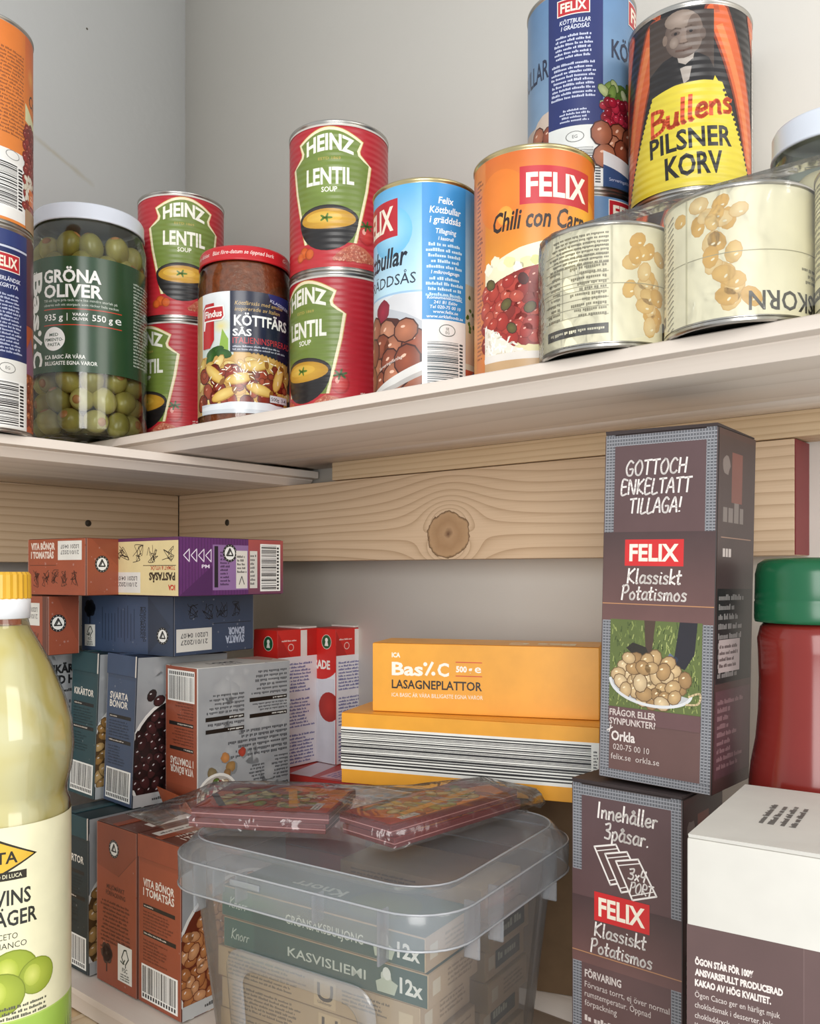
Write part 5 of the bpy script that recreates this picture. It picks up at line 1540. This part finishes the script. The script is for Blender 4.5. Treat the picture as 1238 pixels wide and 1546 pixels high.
def mash_front(L, H, seed, upper):
    A = base_art(L, H, MB, seed, False)
    A.grad(1, 1, L - 2, H - 2, '664a46', '5a4446')
    k = H / 180
    bw = L * .085
    for y0, y1 in (((128 if upper else 133) * k, H), (1, 84 * k)):
        weave(A, .8, y0, bw, y1 - y0); weave(A, L - bw - .8, y0 - (0 if upper or y0 < 5 else 14 * k), bw, y1 - y0 + (0 if upper or y0 < 5 else 14 * k))
    weave(A, .8, H - 6, L - 1.6, 5.4); weave(A, .8, .6, L - 1.6, 4.5)
    A.grad(.5, 83 * k, L - 1, (46 if upper else 36) * k, '6c4d4a' if upper else '70504c', '4a3838')
    A.rect(.5, 91.5 * k if upper else 88.5 * k, L - 1, .5, 'b5835c')
    if upper:
        felix_logo(A, L * .21, 111.5 * k, L * .52, 13.6 * k, 'cc2a2c')
        A.hand('Klassiskt', L * .47, 102.6 * k, 7.4 * k, 'efe8e2', L * .48, lw=.13); A.hand('Potatismos', L * .47, 94.2 * k, 7.2 * k, 'efe8e2', L * .58, lw=.13)
        for tx, v, ww in (('GOTTOCH', 158.4, .54), ('ENKELTATT', 148.6, .62), ('TILLAGA!', 138.8, .46)): A.hand(tx, L * .47, v * k, 7.4 * k, 'e9e2de', L * ww, lw=.13)
        # potatoes in an enamel bowl on the grass
        x0, x1, y0, y1 = L * .09, L * .90, 38 * k, 83.6 * k
        A.rect(x0, y0, x1 - x0, y1 - y0, '5d6a38')
        A.L += 1
        for q in range(420):
            gx, gy = A.r.uniform(x0 + 1, x1 - 1), A.r.uniform(y0, y1 - 3)
            A.stroke([(gx, gy), (gx + A.r.uniform(-1, 1), min(y1, gy + A.r.uniform(1, 3)))], .5, A.r.choice(('7c8a48', '8f9a58', '46542c', '6a7840', 'a0a866', '3c4a24')), nl=False)
        A.poly([(L * .66, 62 * k), (L * .71, y1), (L * .86, y1), (L * .84, 68 * k), (L * .76, 60 * k)], '26242c'); A.poly([(L * .40, y1), (L * .42, 66 * k), (L * .47, 66 * k), (L * .50, y1)], '4c3a30')
        A.poly([(L * .24, 69 * k), (L * .30, 72 * k), (L * .42, 70 * k), (L * .45, 66 * k), (L * .3, 66 * k)], '2c2822')
        for q in range(16): A.blob(L * A.r.uniform(.60, .70), A.r.uniform(52, 68) * k, 1.4, A.r.choice(('7c88a0', 'aab4c8', '2c3448', '5c6880')), nl=(q % 4 == 0))
        cx, cy = L * .46, 50 * k
        A.poly([(cx - L * .36, cy + 4 * k)] + [(cx - L * .36 * cos(pi * q / 14), cy + 3 * k - 9.4 * k * sin(pi * q / 14) - 5.4 * k * q / 14) for q in range(1, 14)] + [(cx + L * .36, cy - 4 * k)], 'b9babb')
        A.scatter(A.packed(cx - L * .33, cy - 8 * k, cx + L * .34, cy + 17 * k, 5.2, lambda x, y: ((x - cx) / (L * .33)) ** 2 + ((y - cy - 3.5 * k + (x - cx) * .12) / (12.4 * k)) ** 2 < 1), 4.0, ['c9a878', 'd8ba8c', 'b89464', 'e0c69c', 'a9865a'], '6c5236', .8, 'eddcb8', sub=8)
        A.L += 1
        A.ribbon([(cx - L * .36 * cos(pi * q / 20), cy + 3 * k - 9.8 * k * sin(pi * q / 20) - 5.4 * k * q / 20) for q in range(21)], 1.5, 'd4d5d6')
        A.stroke(_smooth([(cx + L * .34, cy - 3 * k), (cx + L * .43, cy - 1 * k), (cx + L * .42, cy - 6 * k), (cx + L * .32, cy - 7 * k)]), 1.0, 'c9b48c')
        A.rect(x0, 30 * k, x1 - x0, 8 * k, '66494a')
        A.text('FRÅGOR ELLER', L * .1, 33.4 * k, 3.2 * k, 'cfc2bc', L * .42, b=.02); A.text('SYNPUNKTER?', L * .1, 28.8 * k, 3.2 * k, 'cfc2bc', L * .42, b=.02)
        A.text('Orkla', L * .12, 20.4 * k, 4.8 * k, 'dcd2cc', L * .22, b=.03); A.stroke([(L * .08, 25 * k), (L * .13, 27 * k)], .6, 'dcd2cc'); A.stroke([(L * .10, 24.4 * k), (L * .115, 28 * k)], .6, 'dcd2cc')
        A.text('020-75 00 10', L * .14, 15.6 * k, 3 * k, 'cfc2bc', L * .33, b=.0); A.text('felix.se  orkla.se', L * .12, 10.6 * k, 3 * k, 'cfc2bc', L * .44, b=.0)
    else:
        A.hand('Innehåller', L * .5, 163 * k, 8.4 * k, 'efe8e2', L * .52, lw=.12); A.hand('3påsar.', L * .5, 152.5 * k, 8.4 * k, 'efe8e2', L * .38, lw=.12)
        for q in range(3):      # three drawn sachets
            ox, oy = L * (.22 + .10 * q), (135.5 - 2.6 * q) * k
            pts = [(ox + u, oy + v) for u, v in ((0, 11.5 * k), (L * .2, 15 * k), (L * .36, -2 * k), (L * .15, -7 * k))]
            A.poly(pts, MB); A.stroke(pts + [pts[0]], .9, 'efe8e2'); A.stroke([(pts[0][0] + 1.4, pts[0][1] - 2), (pts[1][0] + .6, pts[1][1] - 2)], .5, 'efe8e2'); A.stroke([(pts[3][0] - .6, pts[3][1] + 2), (pts[2][0] - 1.4, pts[2][1] + 2)], .5, 'efe8e2')
        A.hand('3x4', L * .605, 134 * k, 5.8 * k, 'efe8e2', L * .16, lw=.14, sh=.2); A.hand('PORT', L * .64, 127.4 * k, 5.4 * k, 'efe8e2', L * .20, lw=.14, sh=.2)
        felix_logo(A, L * .22, 107.5 * k, L * .50, 15.5 * k, 'cc2a2c')
        A.hand('Klassiskt', L * .45, 99.2 * k, 7.4 * k, 'efe8e2', L * .47, lw=.13); A.hand('Potatismos', L * .46, 90.2 * k, 7.2 * k, 'efe8e2', L * .56, lw=.13)
        A.text('FÖRVARING', L * .13, 75.6 * k, 3.8 * k, 'd6cac4', L * .34, b=.03)
        for q, (tx, ww) in enumerate((('Förvaras torrt, ej över normal', .76), ('rumstemperatur. Öppnad', .6), ('förpackning', .3))): A.text(tx, L * .13, (70 - 5.0 * q) * k, 3.2 * k, 'cfc2bc', L * ww, b=.0)
        A.lines(L * .13, 56 * k, L * .7, 46 * k, 9, 'cfc2bc')
    return A

def mash_side(R, H, seed):
    A = base_art(R, H, MD, seed, False)
    A.grad(1, H * .3, R - 2, H * .68, '3e3032', '443434')
    A.rect(R * .35, H * .80, R * .28, H * .14, '7c4c44'); A.blob(R * .2, H * .9, R * .1, '7c706c')
    A.lines(R * .14, H * .80, R * .7, H * .07, 1, '7c726e', fill=.8, rag=.02); A.rect(R * .1, H * .70, R * .8, .5, '9c7a68'); A.lines(R * .15, H * .68, R * .3, H * .04, 1, 'c8bcb8', fill=.8)
    A.rect(R * .04, H * .30, R * .92, H * .26, '1e1c1e'); A.lines(R * .08, H * .55, R * .7, H * .24, 9, '8a8684', rag=.5)
    A.rect(R * .1, H * .33, R * .55, H * .09, 'b8aaa8'); A.lines(R * .12, H * .41, R * .5, H * .07, 4, '4a3a3a'); A.rect(R * .04, H * .04, R * .92, H * .24, '5a3c42'); A.lines(R * .1, H * .26, R * .7, H * .2, 9, '8c6c70', rag=.6)
    return A

def mash(label, pxL, pxC, d, z, H, seed, upper, lean):
    p = carton_plan(pxL, pxC, None, d, 50)
    t, R, L = carton_root('mash_box', label, 'box', p, z, None, 52, lean, 'potato mash boxes')
    obj('carton', box_bm(-R / 2, R / 2, -L / 2, L / 2, 0, H, .7, 2), plain('mash_card_%d' % seed, '2e2624', .5, 0, .1, 80), t, sharp=.5)
    on_left(mash_front(L, H, seed, upper), 'printed_front', t, M['card'], R, L)
    on_right(mash_side(R, H, seed + 1), 'printed_side', t, M['card'], R, L)
    m = plain('mash_flap_%d' % seed, '3a3030', .6)
    bm = loft_bm([[(-R / 2 + .2, -L / 2 + .5, H + .1), (R / 2 - 1, -L / 2 + .5, H + .1), (R / 2 - 1, L / 2 - .5, H + .1), (-R / 2 + .2, L / 2 - .5, H + .1)],
                  [(-R / 2 - .4, -L / 2 + .5, H + 1.6), (R / 2 - 1, -L / 2 + .5, H + .8), (R / 2 - 1, L / 2 - .5, H + .8), (-R / 2 - .4, L / 2 - .5, H + 2.2)]], True, True, True)
    obj('top_flap', bm, m, t)
    return t
mash('brown potato mash box with sachet drawing, standing low beside the white-topped box', 863, 1031, 428, ZL + .2, 174.0, 90, False, None)
mash('brown potato mash box with potato photograph, balanced on top of the other one', 903, 1074, 424, ZL + 177.2, 178.5, 92, True, [('Y', radians(1.2))])

# cocoa box
beta = radians(57)
xl, yl = ray(1037) * 333, 333.0
Lc, Rc, Hc = 110.0, 96.0, 184.6
cx = xl + sin(beta) * Lc - sin(beta) * Lc / 2 + cos(beta) * Rc / 2
cy = yl - cos(beta) * Lc + cos(beta) * Lc / 2 + sin(beta) * Rc / 2
t = thing('cocoa_box', 'white-topped brown cocoa box with tucked lid flaps, bottom right corner', 'box', cx, cy, ZL + .2, beta)
obj('carton', box_bm(-Rc / 2, Rc / 2, -Lc / 2, Lc / 2, 0, Hc, .8, 2), plain('white_card', 'd0cdc5', .5, 0, .03, 60), t, sharp=.5)
A = Art(Lc, 152.0, 95); A.rect(0, 0, Lc, 152, '5c4644'); A.rect(Lc * .37, 0, Lc * .63, 152, '604a48')
A.rect(Lc * .37, 0, .35, 152, '6c5654')
for k, (tx, ww) in enumerate((('ÖGON STÅR FÖR 100%', 21), ('ANSVARSFULLT PRODUCERAD', 31), ('KAKAO AV HÖG KVALITET.', 27))): A.text(tx, 3, 137.5 - 4.0 * k, 2.3, 'ded4ce', ww, b=.05)
for k, (tx, ww) in enumerate((('Ögon Cacao ger en härligt mjuk', 30), ('chokladsmak i desserter, bakverk,', 32), ('chokladdryck och matlagning.', 28), ('Kakaon tillverkas av utvalda kakao-', 33), ('bönor som torkas, rostas och', 28), ('krossas', 8))): A.text(tx, 3, 125.2 - 3.9 * k, 2.1, 'cdc2bc', ww, b=.0)
A.lines(3, 102, 32, 76, 20, 'b8aca6')
on_left(A, 'printed_front', t, M['matt'], Rc, Lc)
fm = plain('white_card_flap', 'd3d0c8', .5, 0, .03, 60)
obj('lid_flap', loft_bm([[(-Rc / 2 + .3, -Lc / 2 + 1, Hc + .1), (Rc / 2 - 1, -Lc / 2 + 1, Hc + .1), (Rc / 2 - 1, L_ , Hc + .1), (-Rc / 2 + .3, L_, Hc + .1)] and
    [(-Rc / 2 + .3, Lc / 2 - 60, Hc + .1), (-Rc / 2 + 20, Lc / 2 - 64, Hc + .1), (-Rc / 2 + 24, Lc / 2 - 82, Hc + .1), (Rc / 2 - 1, Lc / 2 - 82, Hc + .1), (Rc / 2 - 1, Lc / 2 - .6, Hc + .1), (-Rc / 2 + .3, Lc / 2 - .6, Hc + .1)] for L_ in (0,)] +
    [[(x, y, Hc + z) for x, y, z in ((-Rc / 2 - .6, Lc / 2 - 60, 1.9), (-Rc / 2 + 20, Lc / 2 - 64, 1.3), (-Rc / 2 + 24, Lc / 2 - 82, 1.3), (Rc / 2 - 1, Lc / 2 - 82, 1.0), (Rc / 2 - 1, Lc / 2 - .6, 1.0), (-Rc / 2 - .6, Lc / 2 - .6, 1.6))]], True, True, True), fm, t)
obj('tuck_flap', box_bm(-Rc / 2 + .3, Rc / 2 - 1, -Lc / 2 + .6, Lc / 2 - 66, Hc, Hc + .6, .2, 1), fm, t)
A = Art(Rc, Lc, 96); A.lines(30, 92, 34, 16, 4, '6c6a66', rag=.1)
on_top(A, 'stamp', t, M['matt'], Rc, Lc, Hc + 1.45)

# ketchup bottle
kx, ky = 198, 433
t = thing('ketchup_bottle', 'dark red ketchup bottle with green screw cap, right edge behind the cocoa box', 'bottle', kx, ky, ZL + .2, face_cam(kx, ky))
prof = [(0, 3), (22, 2), (27, 0), (30, 4), (30.5, 20), (30.5, 150), (30, 176), (28.6, 190), (26.4, 202), (25.2, 216), (24.8, 232), (25.2, 246), (25.6, 252), (24.2, 258), (22.5, 260), (0, 260)]
obj('bottle', lathe_bm(prof, 64), plain('ketchup_red', '7c2620', .16, 0, .04, 20), t, True)
capm = plain('green_screw_cap', '145c3a', .25, 0, .05, 30)
obj('cap', lathe_bm([(23, 260), (26.6, 260.4), (27, 262), (27, 270), (26.6, 270.8), (26.8, 271.6), (26.6, 284), (25.4, 289), (22, 291.4), (10, 292), (0, 292)], 64), capm, t, True)
A = Art(2 * pi * 30.5 * .5, 120, 97); A.rect(0, 0, A.W, A.H, '8a2a22'); A.ell(A.W * .5, 74, 26, 30, 'a8382c', n=30, edge='8a2a22')
on_cyl(A, 'label', t, M['gloss'], 30.5, 24)

# vinegar bottle
vx, vy, vz = -203, 435, -300
t = thing('vinegar_bottle', 'clear bottle of pale yellow wine vinegar with ridged yellow cap, left edge', 'bottle', vx, vy, vz + .2, face_cam(vx, vy))
vr = 34.0
prof = [(0, 4), (20, 3), (25, 0), (31, 5), (vr - .5, 14), (vr - .5, 60), (vr - 1.2, 64), (vr - .5, 68), (vr - 1, 186), (vr - 2.6, 190), (vr - 2.2, 194), (vr, 203), (vr + 1, 214), (vr, 226), (vr - 4, 240), (vr - 10, 255), (vr - 15, 264), (14.5, 272), (13.4, 277), (13.4, 284)]
obj('bottle', lathe_bm(prof, 64), M['pet'], t, True)
liq, nt, b = new_mat('pale_vinegar')
tcv = N(nt, 'ShaderNodeTexCoord'); nov = N(nt, 'ShaderNodeTexNoise', i_Scale=26.0, i_Detail=1.5, i_Distortion=1.5); nt.links.new(tcv.outputs['Object'], nov.inputs['Vector'])
rpv = N(nt, 'ShaderNodeValToRGB'); rpv.color_ramp.elements[0].color = (*lin('efdf92'), 1); rpv.color_ramp.elements[1].color = (*lin('fbf5cc'), 1)
rpv.color_ramp.elements[0].position = .35; rpv.color_ramp.elements[1].position = .62
nt.links.new(nov.outputs['Fac'], rpv.inputs['Fac'])
b.inputs['Roughness'].default_value = .04; b.inputs['IOR'].default_value = 1.33; b.inputs['Transmission Weight'].default_value = .16
nt.links.new(rpv.outputs['Color'], b.inputs['Base Color'])
obj('vinegar', lathe_bm([(0, 5)] + [(max(1, r - 1.0), z + (1.2 if z < 10 else 0)) for r, z in prof[2:-3]] + [(13.2, 273.5), (0, 273.5)], 64), liq, t, True)
obj('collar', lathe_bm([(13, 277), (14.4, 277.4), (14.6, 286.4), (14.2, 287), (0, 287)], 48), plain('white_cap_ring', 'e6e8ec', .35), t, True)
bm = bmesh.new()
n = 56
ringz = []
for z, dr in ((286.6, 0), (287.2, .5), (298.6, .3), (300, -.8)):
    ringz.append([((14.0 + dr + (.35 if i % 2 else 0)) * cos(2 * pi * i / n) for i in (0,))] and [((13.9 + dr + (.45 if i % 2 else 0)) * cos(2 * pi * i / n), (13.9 + dr + (.45 if i % 2 else 0)) * sin(2 * pi * i / n), z) for i in range(n)])
obj('cap', loft_bm(ringz, True, True, True, bm), plain('yellow_screw_cap', 'd9a62e', .35), t)
LW, LH = 2 * pi * (vr - .2) * .8, 112
A = Art(LW, LH, 98); c = LW / 2
A.rect(0, 0, LW, LH, 'e9e4c0'); A.grad(0, 0, LW, 22, '9cc048', 'a4c654'); A.rect(0, 21.5, LW, .8, 'b4d064')
A.poly([(c - 17, 98), (c + 1, 107), (c + 19, 98), (c + 1, 89)], '2a2416'); A.poly([(c - 15.5, 98), (c + 1, 105.8), (c + 17.4, 98), (c + 1, 90.2)], 'e0b43a'); A.text('ZETA', c + 1, 95.4, 5.2, '2a2416', 18, 'c', .02)
A.rect(c - 11, 87.4, 25, 4, '2a2416'); A.text('FERNANDO DI LUCA', c + 1.4, 88.5, 1.8, 'e9e4c0', 21, 'c', .01)
A.text('VITVINS', c + 16, 76, 6.8, '2c2c26', 27, 'r', .02); A.text('VINÄGER', c + 19, 66.4, 6.8, '2c2c26', 31, 'r', .02)
A.text('ACETO', c + 10, 60.2, 2.7, '3c3c34', 11, 'r', .0); A.text('DI VINO BIANCO', c + 14, 56, 2.7, '3c3c34', 29, 'r', .0)
for dx, dy, q, fc in ((8, 44, 11.5, 'a9b83a'), (19, 40, 9, 'b4c04a'), (3, 35, 10.5, 'b2c046'), (-12, 38, 10, '98aa30')):
    A.ell(c + dx, dy, q, q * .95, '7c8a24', n=24); A.ell(c + dx, dy, q * .95, q * .9, fc, n=24, edge='94a432'); A.ell(c + dx - q * .25, dy + q * .1, q * .45, q * .55, 'd4d872', n=16, edge=fc)
A.ell(c - 12, 50, 4, 3, '6c2a34', n=12); A.lines(c - 16, 29.5, 40, 7, 3, '5c5c4c', 'r', rag=.1)
A.text('G SÖTMA', c + 16, 13, 3.8, 'f4f6e4', 24, 'r', .02); A.text('DLIG SYRA', c + 17, 6.4, 3.8, 'f4f6e4', 27, 'r', .02)
on_cyl(A, 'label', t, M['gloss'], vr - .6, 70, uc=c + 2)

# ---------------------------------------------------------------- the milky storage bin and what is in it
BB = radians(57)
BL, BRR = 182.0, 164.0
ncx, ncy = 13.5, 379.5            # its nearest (right front) corner
bx0 = ncx + BRR / 2 * cos(BB) - BL / 2 * sin(BB)
by0 = ncy + BRR / 2 * sin(BB) + BL / 2 * cos(BB)
t = thing('storage_bin', 'milky see-through plastic storage bin with lid, in front on the lower shelf', 'bin', bx0, by0, ZL + .2, BB)
def rr_ring(inset, z, rad=30):
    return [(x, y, z) for x, y in rrect(BRR - 2 * inset, BL - 2 * inset, max(6, rad - inset * .5), 8)]
obj('tub', loft_bm([rr_ring(6, 129), rr_ring(7, 112), rr_ring(9, 104), rr_ring(10, 100), rr_ring(20, 8), rr_ring(23, 2), rr_ring(27, .2)], True, False, True), M['poly'], t, True)
obj('lid', loft_bm([rr_ring(.6, 116), rr_ring(.2, 117.5), rr_ring(0, 131), rr_ring(.8, 133), rr_ring(3, 134.5), rr_ring(6.5, 139.5), rr_ring(8, 141.2), rr_ring(10.5, 141.4), rr_ring(12, 140), rr_ring(14.5, 135.6), rr_ring(16, 135.2)], True, False, True), M['poly_rim'], t, True)
def bead(z, inset, r0):
    path = rr_ring(inset, z)
    n = len(path); bm = bmesh.new(); rs = []
    for i in range(n):
        a, b = path[i - 1], path[(i + 1) % n]
        l = hypot(b[0] - a[0], b[1] - a[1]) or 1
        nx, ny = (b[1] - a[1]) / l, -(b[0] - a[0]) / l
        rs.append([(path[i][0] + nx * r0 * cos(q * pi / 3), path[i][1] + ny * r0 * cos(q * pi / 3), z + r0 * sin(q * pi / 3)) for q in range(6)])
    rs.append(rs[0])
    return loft_bm(rs)
for z, ins in ((116, .2), (132.2, .3), (141.3, 9.2)):
    obj('rim_bright_bead', bead(z, ins, .55), M['poly_edge_bright'], t, True)  # added beads, whiter to draw the bright lines of light along the rim
for y in (-BL / 2 + 34, -BL / 2 + 72, -BL / 2 + 122, BL / 2 - 44, BL / 2 - 30):
    obj('rib', box_bm(-BRR / 2 + .6, -BRR / 2 + 9, y - .7, y + .7, 106 if abs(y) > 55 else 117, 131, .4, 1), M['poly_rim'], t)
for x in (-BRR / 2 + 36, -BRR / 2 + 60, BRR / 2 - 40):
    obj('rib', box_bm(x - .7, x + .7, -BL / 2 + .6, -BL / 2 + 9, 104, 131, .4, 1), M['poly_rim'], t)
obj('clip', box_bm(-BRR / 2 - .8, -BRR / 2 + .4, 14, 34, 126, 129.4, .5, 2), M['poly_rim'], t)
pan = rrect(96, 78, 12, 6, 0, 0)
prs = []
for ins, dx in ((0, .6), (.8, 2.0), (10, 2.2), (10.8, .8)):
    sc = ((96 - 2 * ins) / 96, (78 - 2 * ins) / 78)
    prs.append([(-(BRR / 2 - 10 - (100 - (v * sc[1] + 50)) * .109) - dx, u * sc[0], v * sc[1] + 50) for u, v in pan])
obj('panel_ridge', loft_bm(prs), M['poly_rim'], t, True)

KB = 'b59a74'
def stock_box(label, x, y, z, R, L, H, art_l, art_r, col, seed):
    t = thing('stock_cube_box', label, 'box', x, y, z, BB, 'stock cube boxes')
    body(t, R, L, H, col, .6)
    on_left(art_l, 'printed_front', t, M['matt'], R, L)
    on_right(art_r, 'printed_side', t, M['matt'], R, L)
    return t
def at_bin(u, v):     # bin-local mm to plan
    return bx0 + u * cos(BB) - v * sin(BB), by0 + u * sin(BB) + v * cos(BB)
SL, SR, SH = 132.0, 48.0, 16.4
def stock_l(seed, txt, kind):
    A = base_art(SL, SH, KB if kind == 'beige' else '1f4638', seed, False)
    if kind == 'beige':
        A.lines(8, 15, 56, 13, 6, '5c4c38'); A.rect(68, 1.4, 14, 13.6, 'c9ae84'); A.stroke(_smooth([(71, 13), (71.4, 7), (75, 5.4), (79, 7), (79.4, 13)]), 1.8, '3a2c20'); A.text('Unilever', 75, 3, 1.5, '3a2c20', 9, 'c'); A.lines(86, 14, 30, 8, 4, '5c4c38')
        A.rect(120, 4, 8, 8, 'cbb48e')
    else:
        A.rect(.5, .5, 22, SH - 1, '2d5646'); A.hand('Knorr', 12, 5.5, 5.6, 'c9d2c0', 13, lw=.1, sh=.2)
        A.text(txt, 46, 5.4, 4.6, 'cdd2bf', 50, b=.01)
        A.text('12x', SL - 3, 4.4, 7.0, 'e6e4d6', 13, 'r', .03)
        A.blob(108, 9.6, 3.2, 'c9cdb8', None, .1); A.poly([(103, 2), (113, 2), (115, 7.4), (108, 10), (102, 6.6)], 'b9c0a6'); A.ell(108.5, 11.4, 2.4, 3.2, 'dfe0d0', .2, 12)
    return A
def stock_r(seed, dark=False):
    A = base_art(SR, SH, 'c2a480', seed, False)
    A.rect(4, 5, 7, 7, 'd8c8ac'); A.lines(18, 14, 26, 10, 4, '8a7050')
    if dark: A.rect(12, 3.4, 30, 10, '2a352e'); A.lines(15, 11, 24, 5, 1, 'b8bca8', fill=.8)
    return A
rows = [('green stock cube box with 12x marking inside the bin, top of the front stack', 'GRÖNSAKSBULJONG', 'green', 0),
        ('green stock cube box with 12x marking inside the bin, second in the front stack', 'KASVISLIEMI', 'green', -1.5),
        ('beige stock cube box with printed ingredients inside the bin, third in the front stack', '', 'beige', 3),
        ('beige stock cube box inside the bin, fourth from the top of the front stack', '', 'beige', 0),
        ('beige stock cube box inside the bin, fifth from the top of the front stack', '', 'beige', 1),
        ('beige stock cube box inside the bin, at the very bottom of the front stack', '', 'beige', -1)]
for i, (lab, tx, kd, dv) in enumerate(rows):
    z = 97.0 - i * 16.7
    x, y = at_bin(-BRR / 2 + 24 + SR / 2, -BL / 2 + 23 + SL / 2 + dv)
    tb = stock_box(lab, x, y, ZL + z, SR, SL, SH, stock_l(100 + i, tx, kd), stock_r(110 + i), KB, 120 + i)
    A = Art(SR, SL, 130 + i); A.rect(.6, .6, SR - 1.2, SL - 1.2, '24503f' if kd == 'green' else KB)
    if i == 0: A.ell(SR / 2, SL * .3, 18, 20, '6c7a3a', n=24, edge='3c5a34'); A.text('Knorr', SR * .6, SL * .5, 8, 'c9d2c0', 36, b=.02, rot=pi / 2)
    on_top(A, 'printed_top', tb, M['matt'], SR, SL, SH)
for i in range(6):
    x, y = at_bin(BRR / 2 - 26 - SR / 2 + 4, -BL / 2 + 26 + 96 / 2 + (3, 6, 1, 3, 0, 5)[i])
    A = base_art(96, SH, KB, 140 + i, False); A.lines(8, 14, 60, 11, 5, '5c4c38')
    t2 = thing('stock_cube_box', 'beige dark-labelled stock cube box, ' + ('at the bottom', 'second from the bottom', 'third from the bottom', 'fourth from the bottom', 'second from the top', 'topmost')[i] + ' of the rear stack in the bin', 'box', x, y, ZL + 13.4 + 16.7 * i, BB, 'stock cube boxes')
    body(t2, SR, 96, SH, KB, .6)
    on_left(A, 'printed_front', t2, M['matt'], SR, 96)
    on_right(stock_r(150 + i, i in (1, 3, 4)), 'printed_side', t2, M['matt'], SR, 96)

# film-wrapped card sleeves lying on the lid
RED = '70201f'
def sleeve(label, cx_, cy_, beta, R, L, z, h, seed, tilt):
    b = radians(beta)
    t = thing('meal_sleeve', label, 'packet', cx_ + R / 2 * cos(b) - L / 2 * sin(b), cy_ + R / 2 * sin(b) + L / 2 * cos(b), z, b, 'film-wrapped card sleeves', tilt)
    body(t, R, L, h, RED, .6)
    A = base_art(R, L, '7c2224', seed, False)
    A.grad(2, 2, R * .6, L - 4, 'b0342c', 'c8642c', False)
    A.poly([(R * .2, 2), (R * .9, 2), (R * .98, L * .5), (R * .6, L * .7), (R * .3, L * .4)], 'd87a2c')
    A.scatter(A.packed(R * .2, L * .2, R * .8, L * .9, 7), 5, ['8fa050', 'c8b060', 'b04a2c', 'd8c890', '6a7a38'], '5a2a1a', .6, sub=6)
    A.stroke([(R * .2, L * .3), (R * .8, L * .45)], 5, 'e09a3c'); A.stroke([(R * .1, L * .8), (R * .5, L * .98)], 4, '2c2420'); A.rect(R * .12, L * .1, 14, 5, 'd8d4cc'); A.lines(R * .13, L * .1 + 4.6, 11, 4, 2, '3c3c3c')
    on_top(A, 'printed_top', t, M['card'], R, L, h)
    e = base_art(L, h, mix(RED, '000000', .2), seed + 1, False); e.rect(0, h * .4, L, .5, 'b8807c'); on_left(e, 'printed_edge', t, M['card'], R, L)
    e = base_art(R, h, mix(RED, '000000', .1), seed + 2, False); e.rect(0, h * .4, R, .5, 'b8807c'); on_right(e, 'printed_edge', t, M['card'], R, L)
ZP = ZL + .2 + 141.8
sleeve('dark red card sleeve under film on the bin lid, lower right of the bundle', -8, 455, 46, 108, 40, ZP, 5.6, 160, None)
sleeve('dark red and orange card sleeve under film, upper right of the bundle', -10, 456, 46, 108, 40, ZP + 6.0, 5.6, 163, None)
sleeve('dark red card sleeve under film on the bin lid, lower left of the bundle', -46, 480, 79, 58, 80, ZP, 5.6, 166, None)
sleeve('dark red card sleeve with salad picture under film, upper left of the bundle', -44, 478, 79, 58, 80, ZP + 6.0, 5.6, 169, None)
out = [(-10, 451), (20, 479), (50, 507), (76, 531), (66, 543), (46, 562), (20, 548), (0, 540), (-28, 540), (-60, 548), (-96, 552), (-122, 548), (-132, 520), (-138, 494), (-128, 484), (-100, 478), (-70, 475), (-45, 472), (-30, 466)]
occ = (-30, 510)
rr = random.Random(3)
def fring(k, z, wob, zw=0.0, pull=()):
    return [(occ[0] + (x - occ[0]) * k + rr.uniform(-wob, wob), occ[1] + (y - occ[1]) * k + rr.uniform(-wob, wob), z + rr.uniform(-zw, zw)) for x, y in out]
bx_c, by_c = -30, 505
sf = thing('shrink_wrap', 'clear crinkled film around the dark red card sleeves on the bin lid', 'plastic wrap', 0, 0, 0, 0)
sf.location = (occ[0] * S, occ[1] * S, ZP * S + EYE)
def sh(r): return [(x - occ[0], y - occ[1], z) for x, y, z in r]
fr = [sh(fring(1.03, .4, .8)), sh(fring(1.05, 4, 1.5, .6)), sh(fring(1.035, 9, 1.0, .8)), sh(fring(1.0, 12.6, .6, .3)), sh(fring(.8, 13.6, 1.5, .7)), sh(fring(.5, 13.8, 2, .8)), sh(fring(.2, 13.4, 2, .6))]
# the pinched tail of the film at the left
for r in fr[1:4]:
    x, y, z = r[13]; r[13] = (x - 16, y - 4, 9)
fo = obj('film', loft_bm(fr, True, False, True), M['film2'], sf, True)
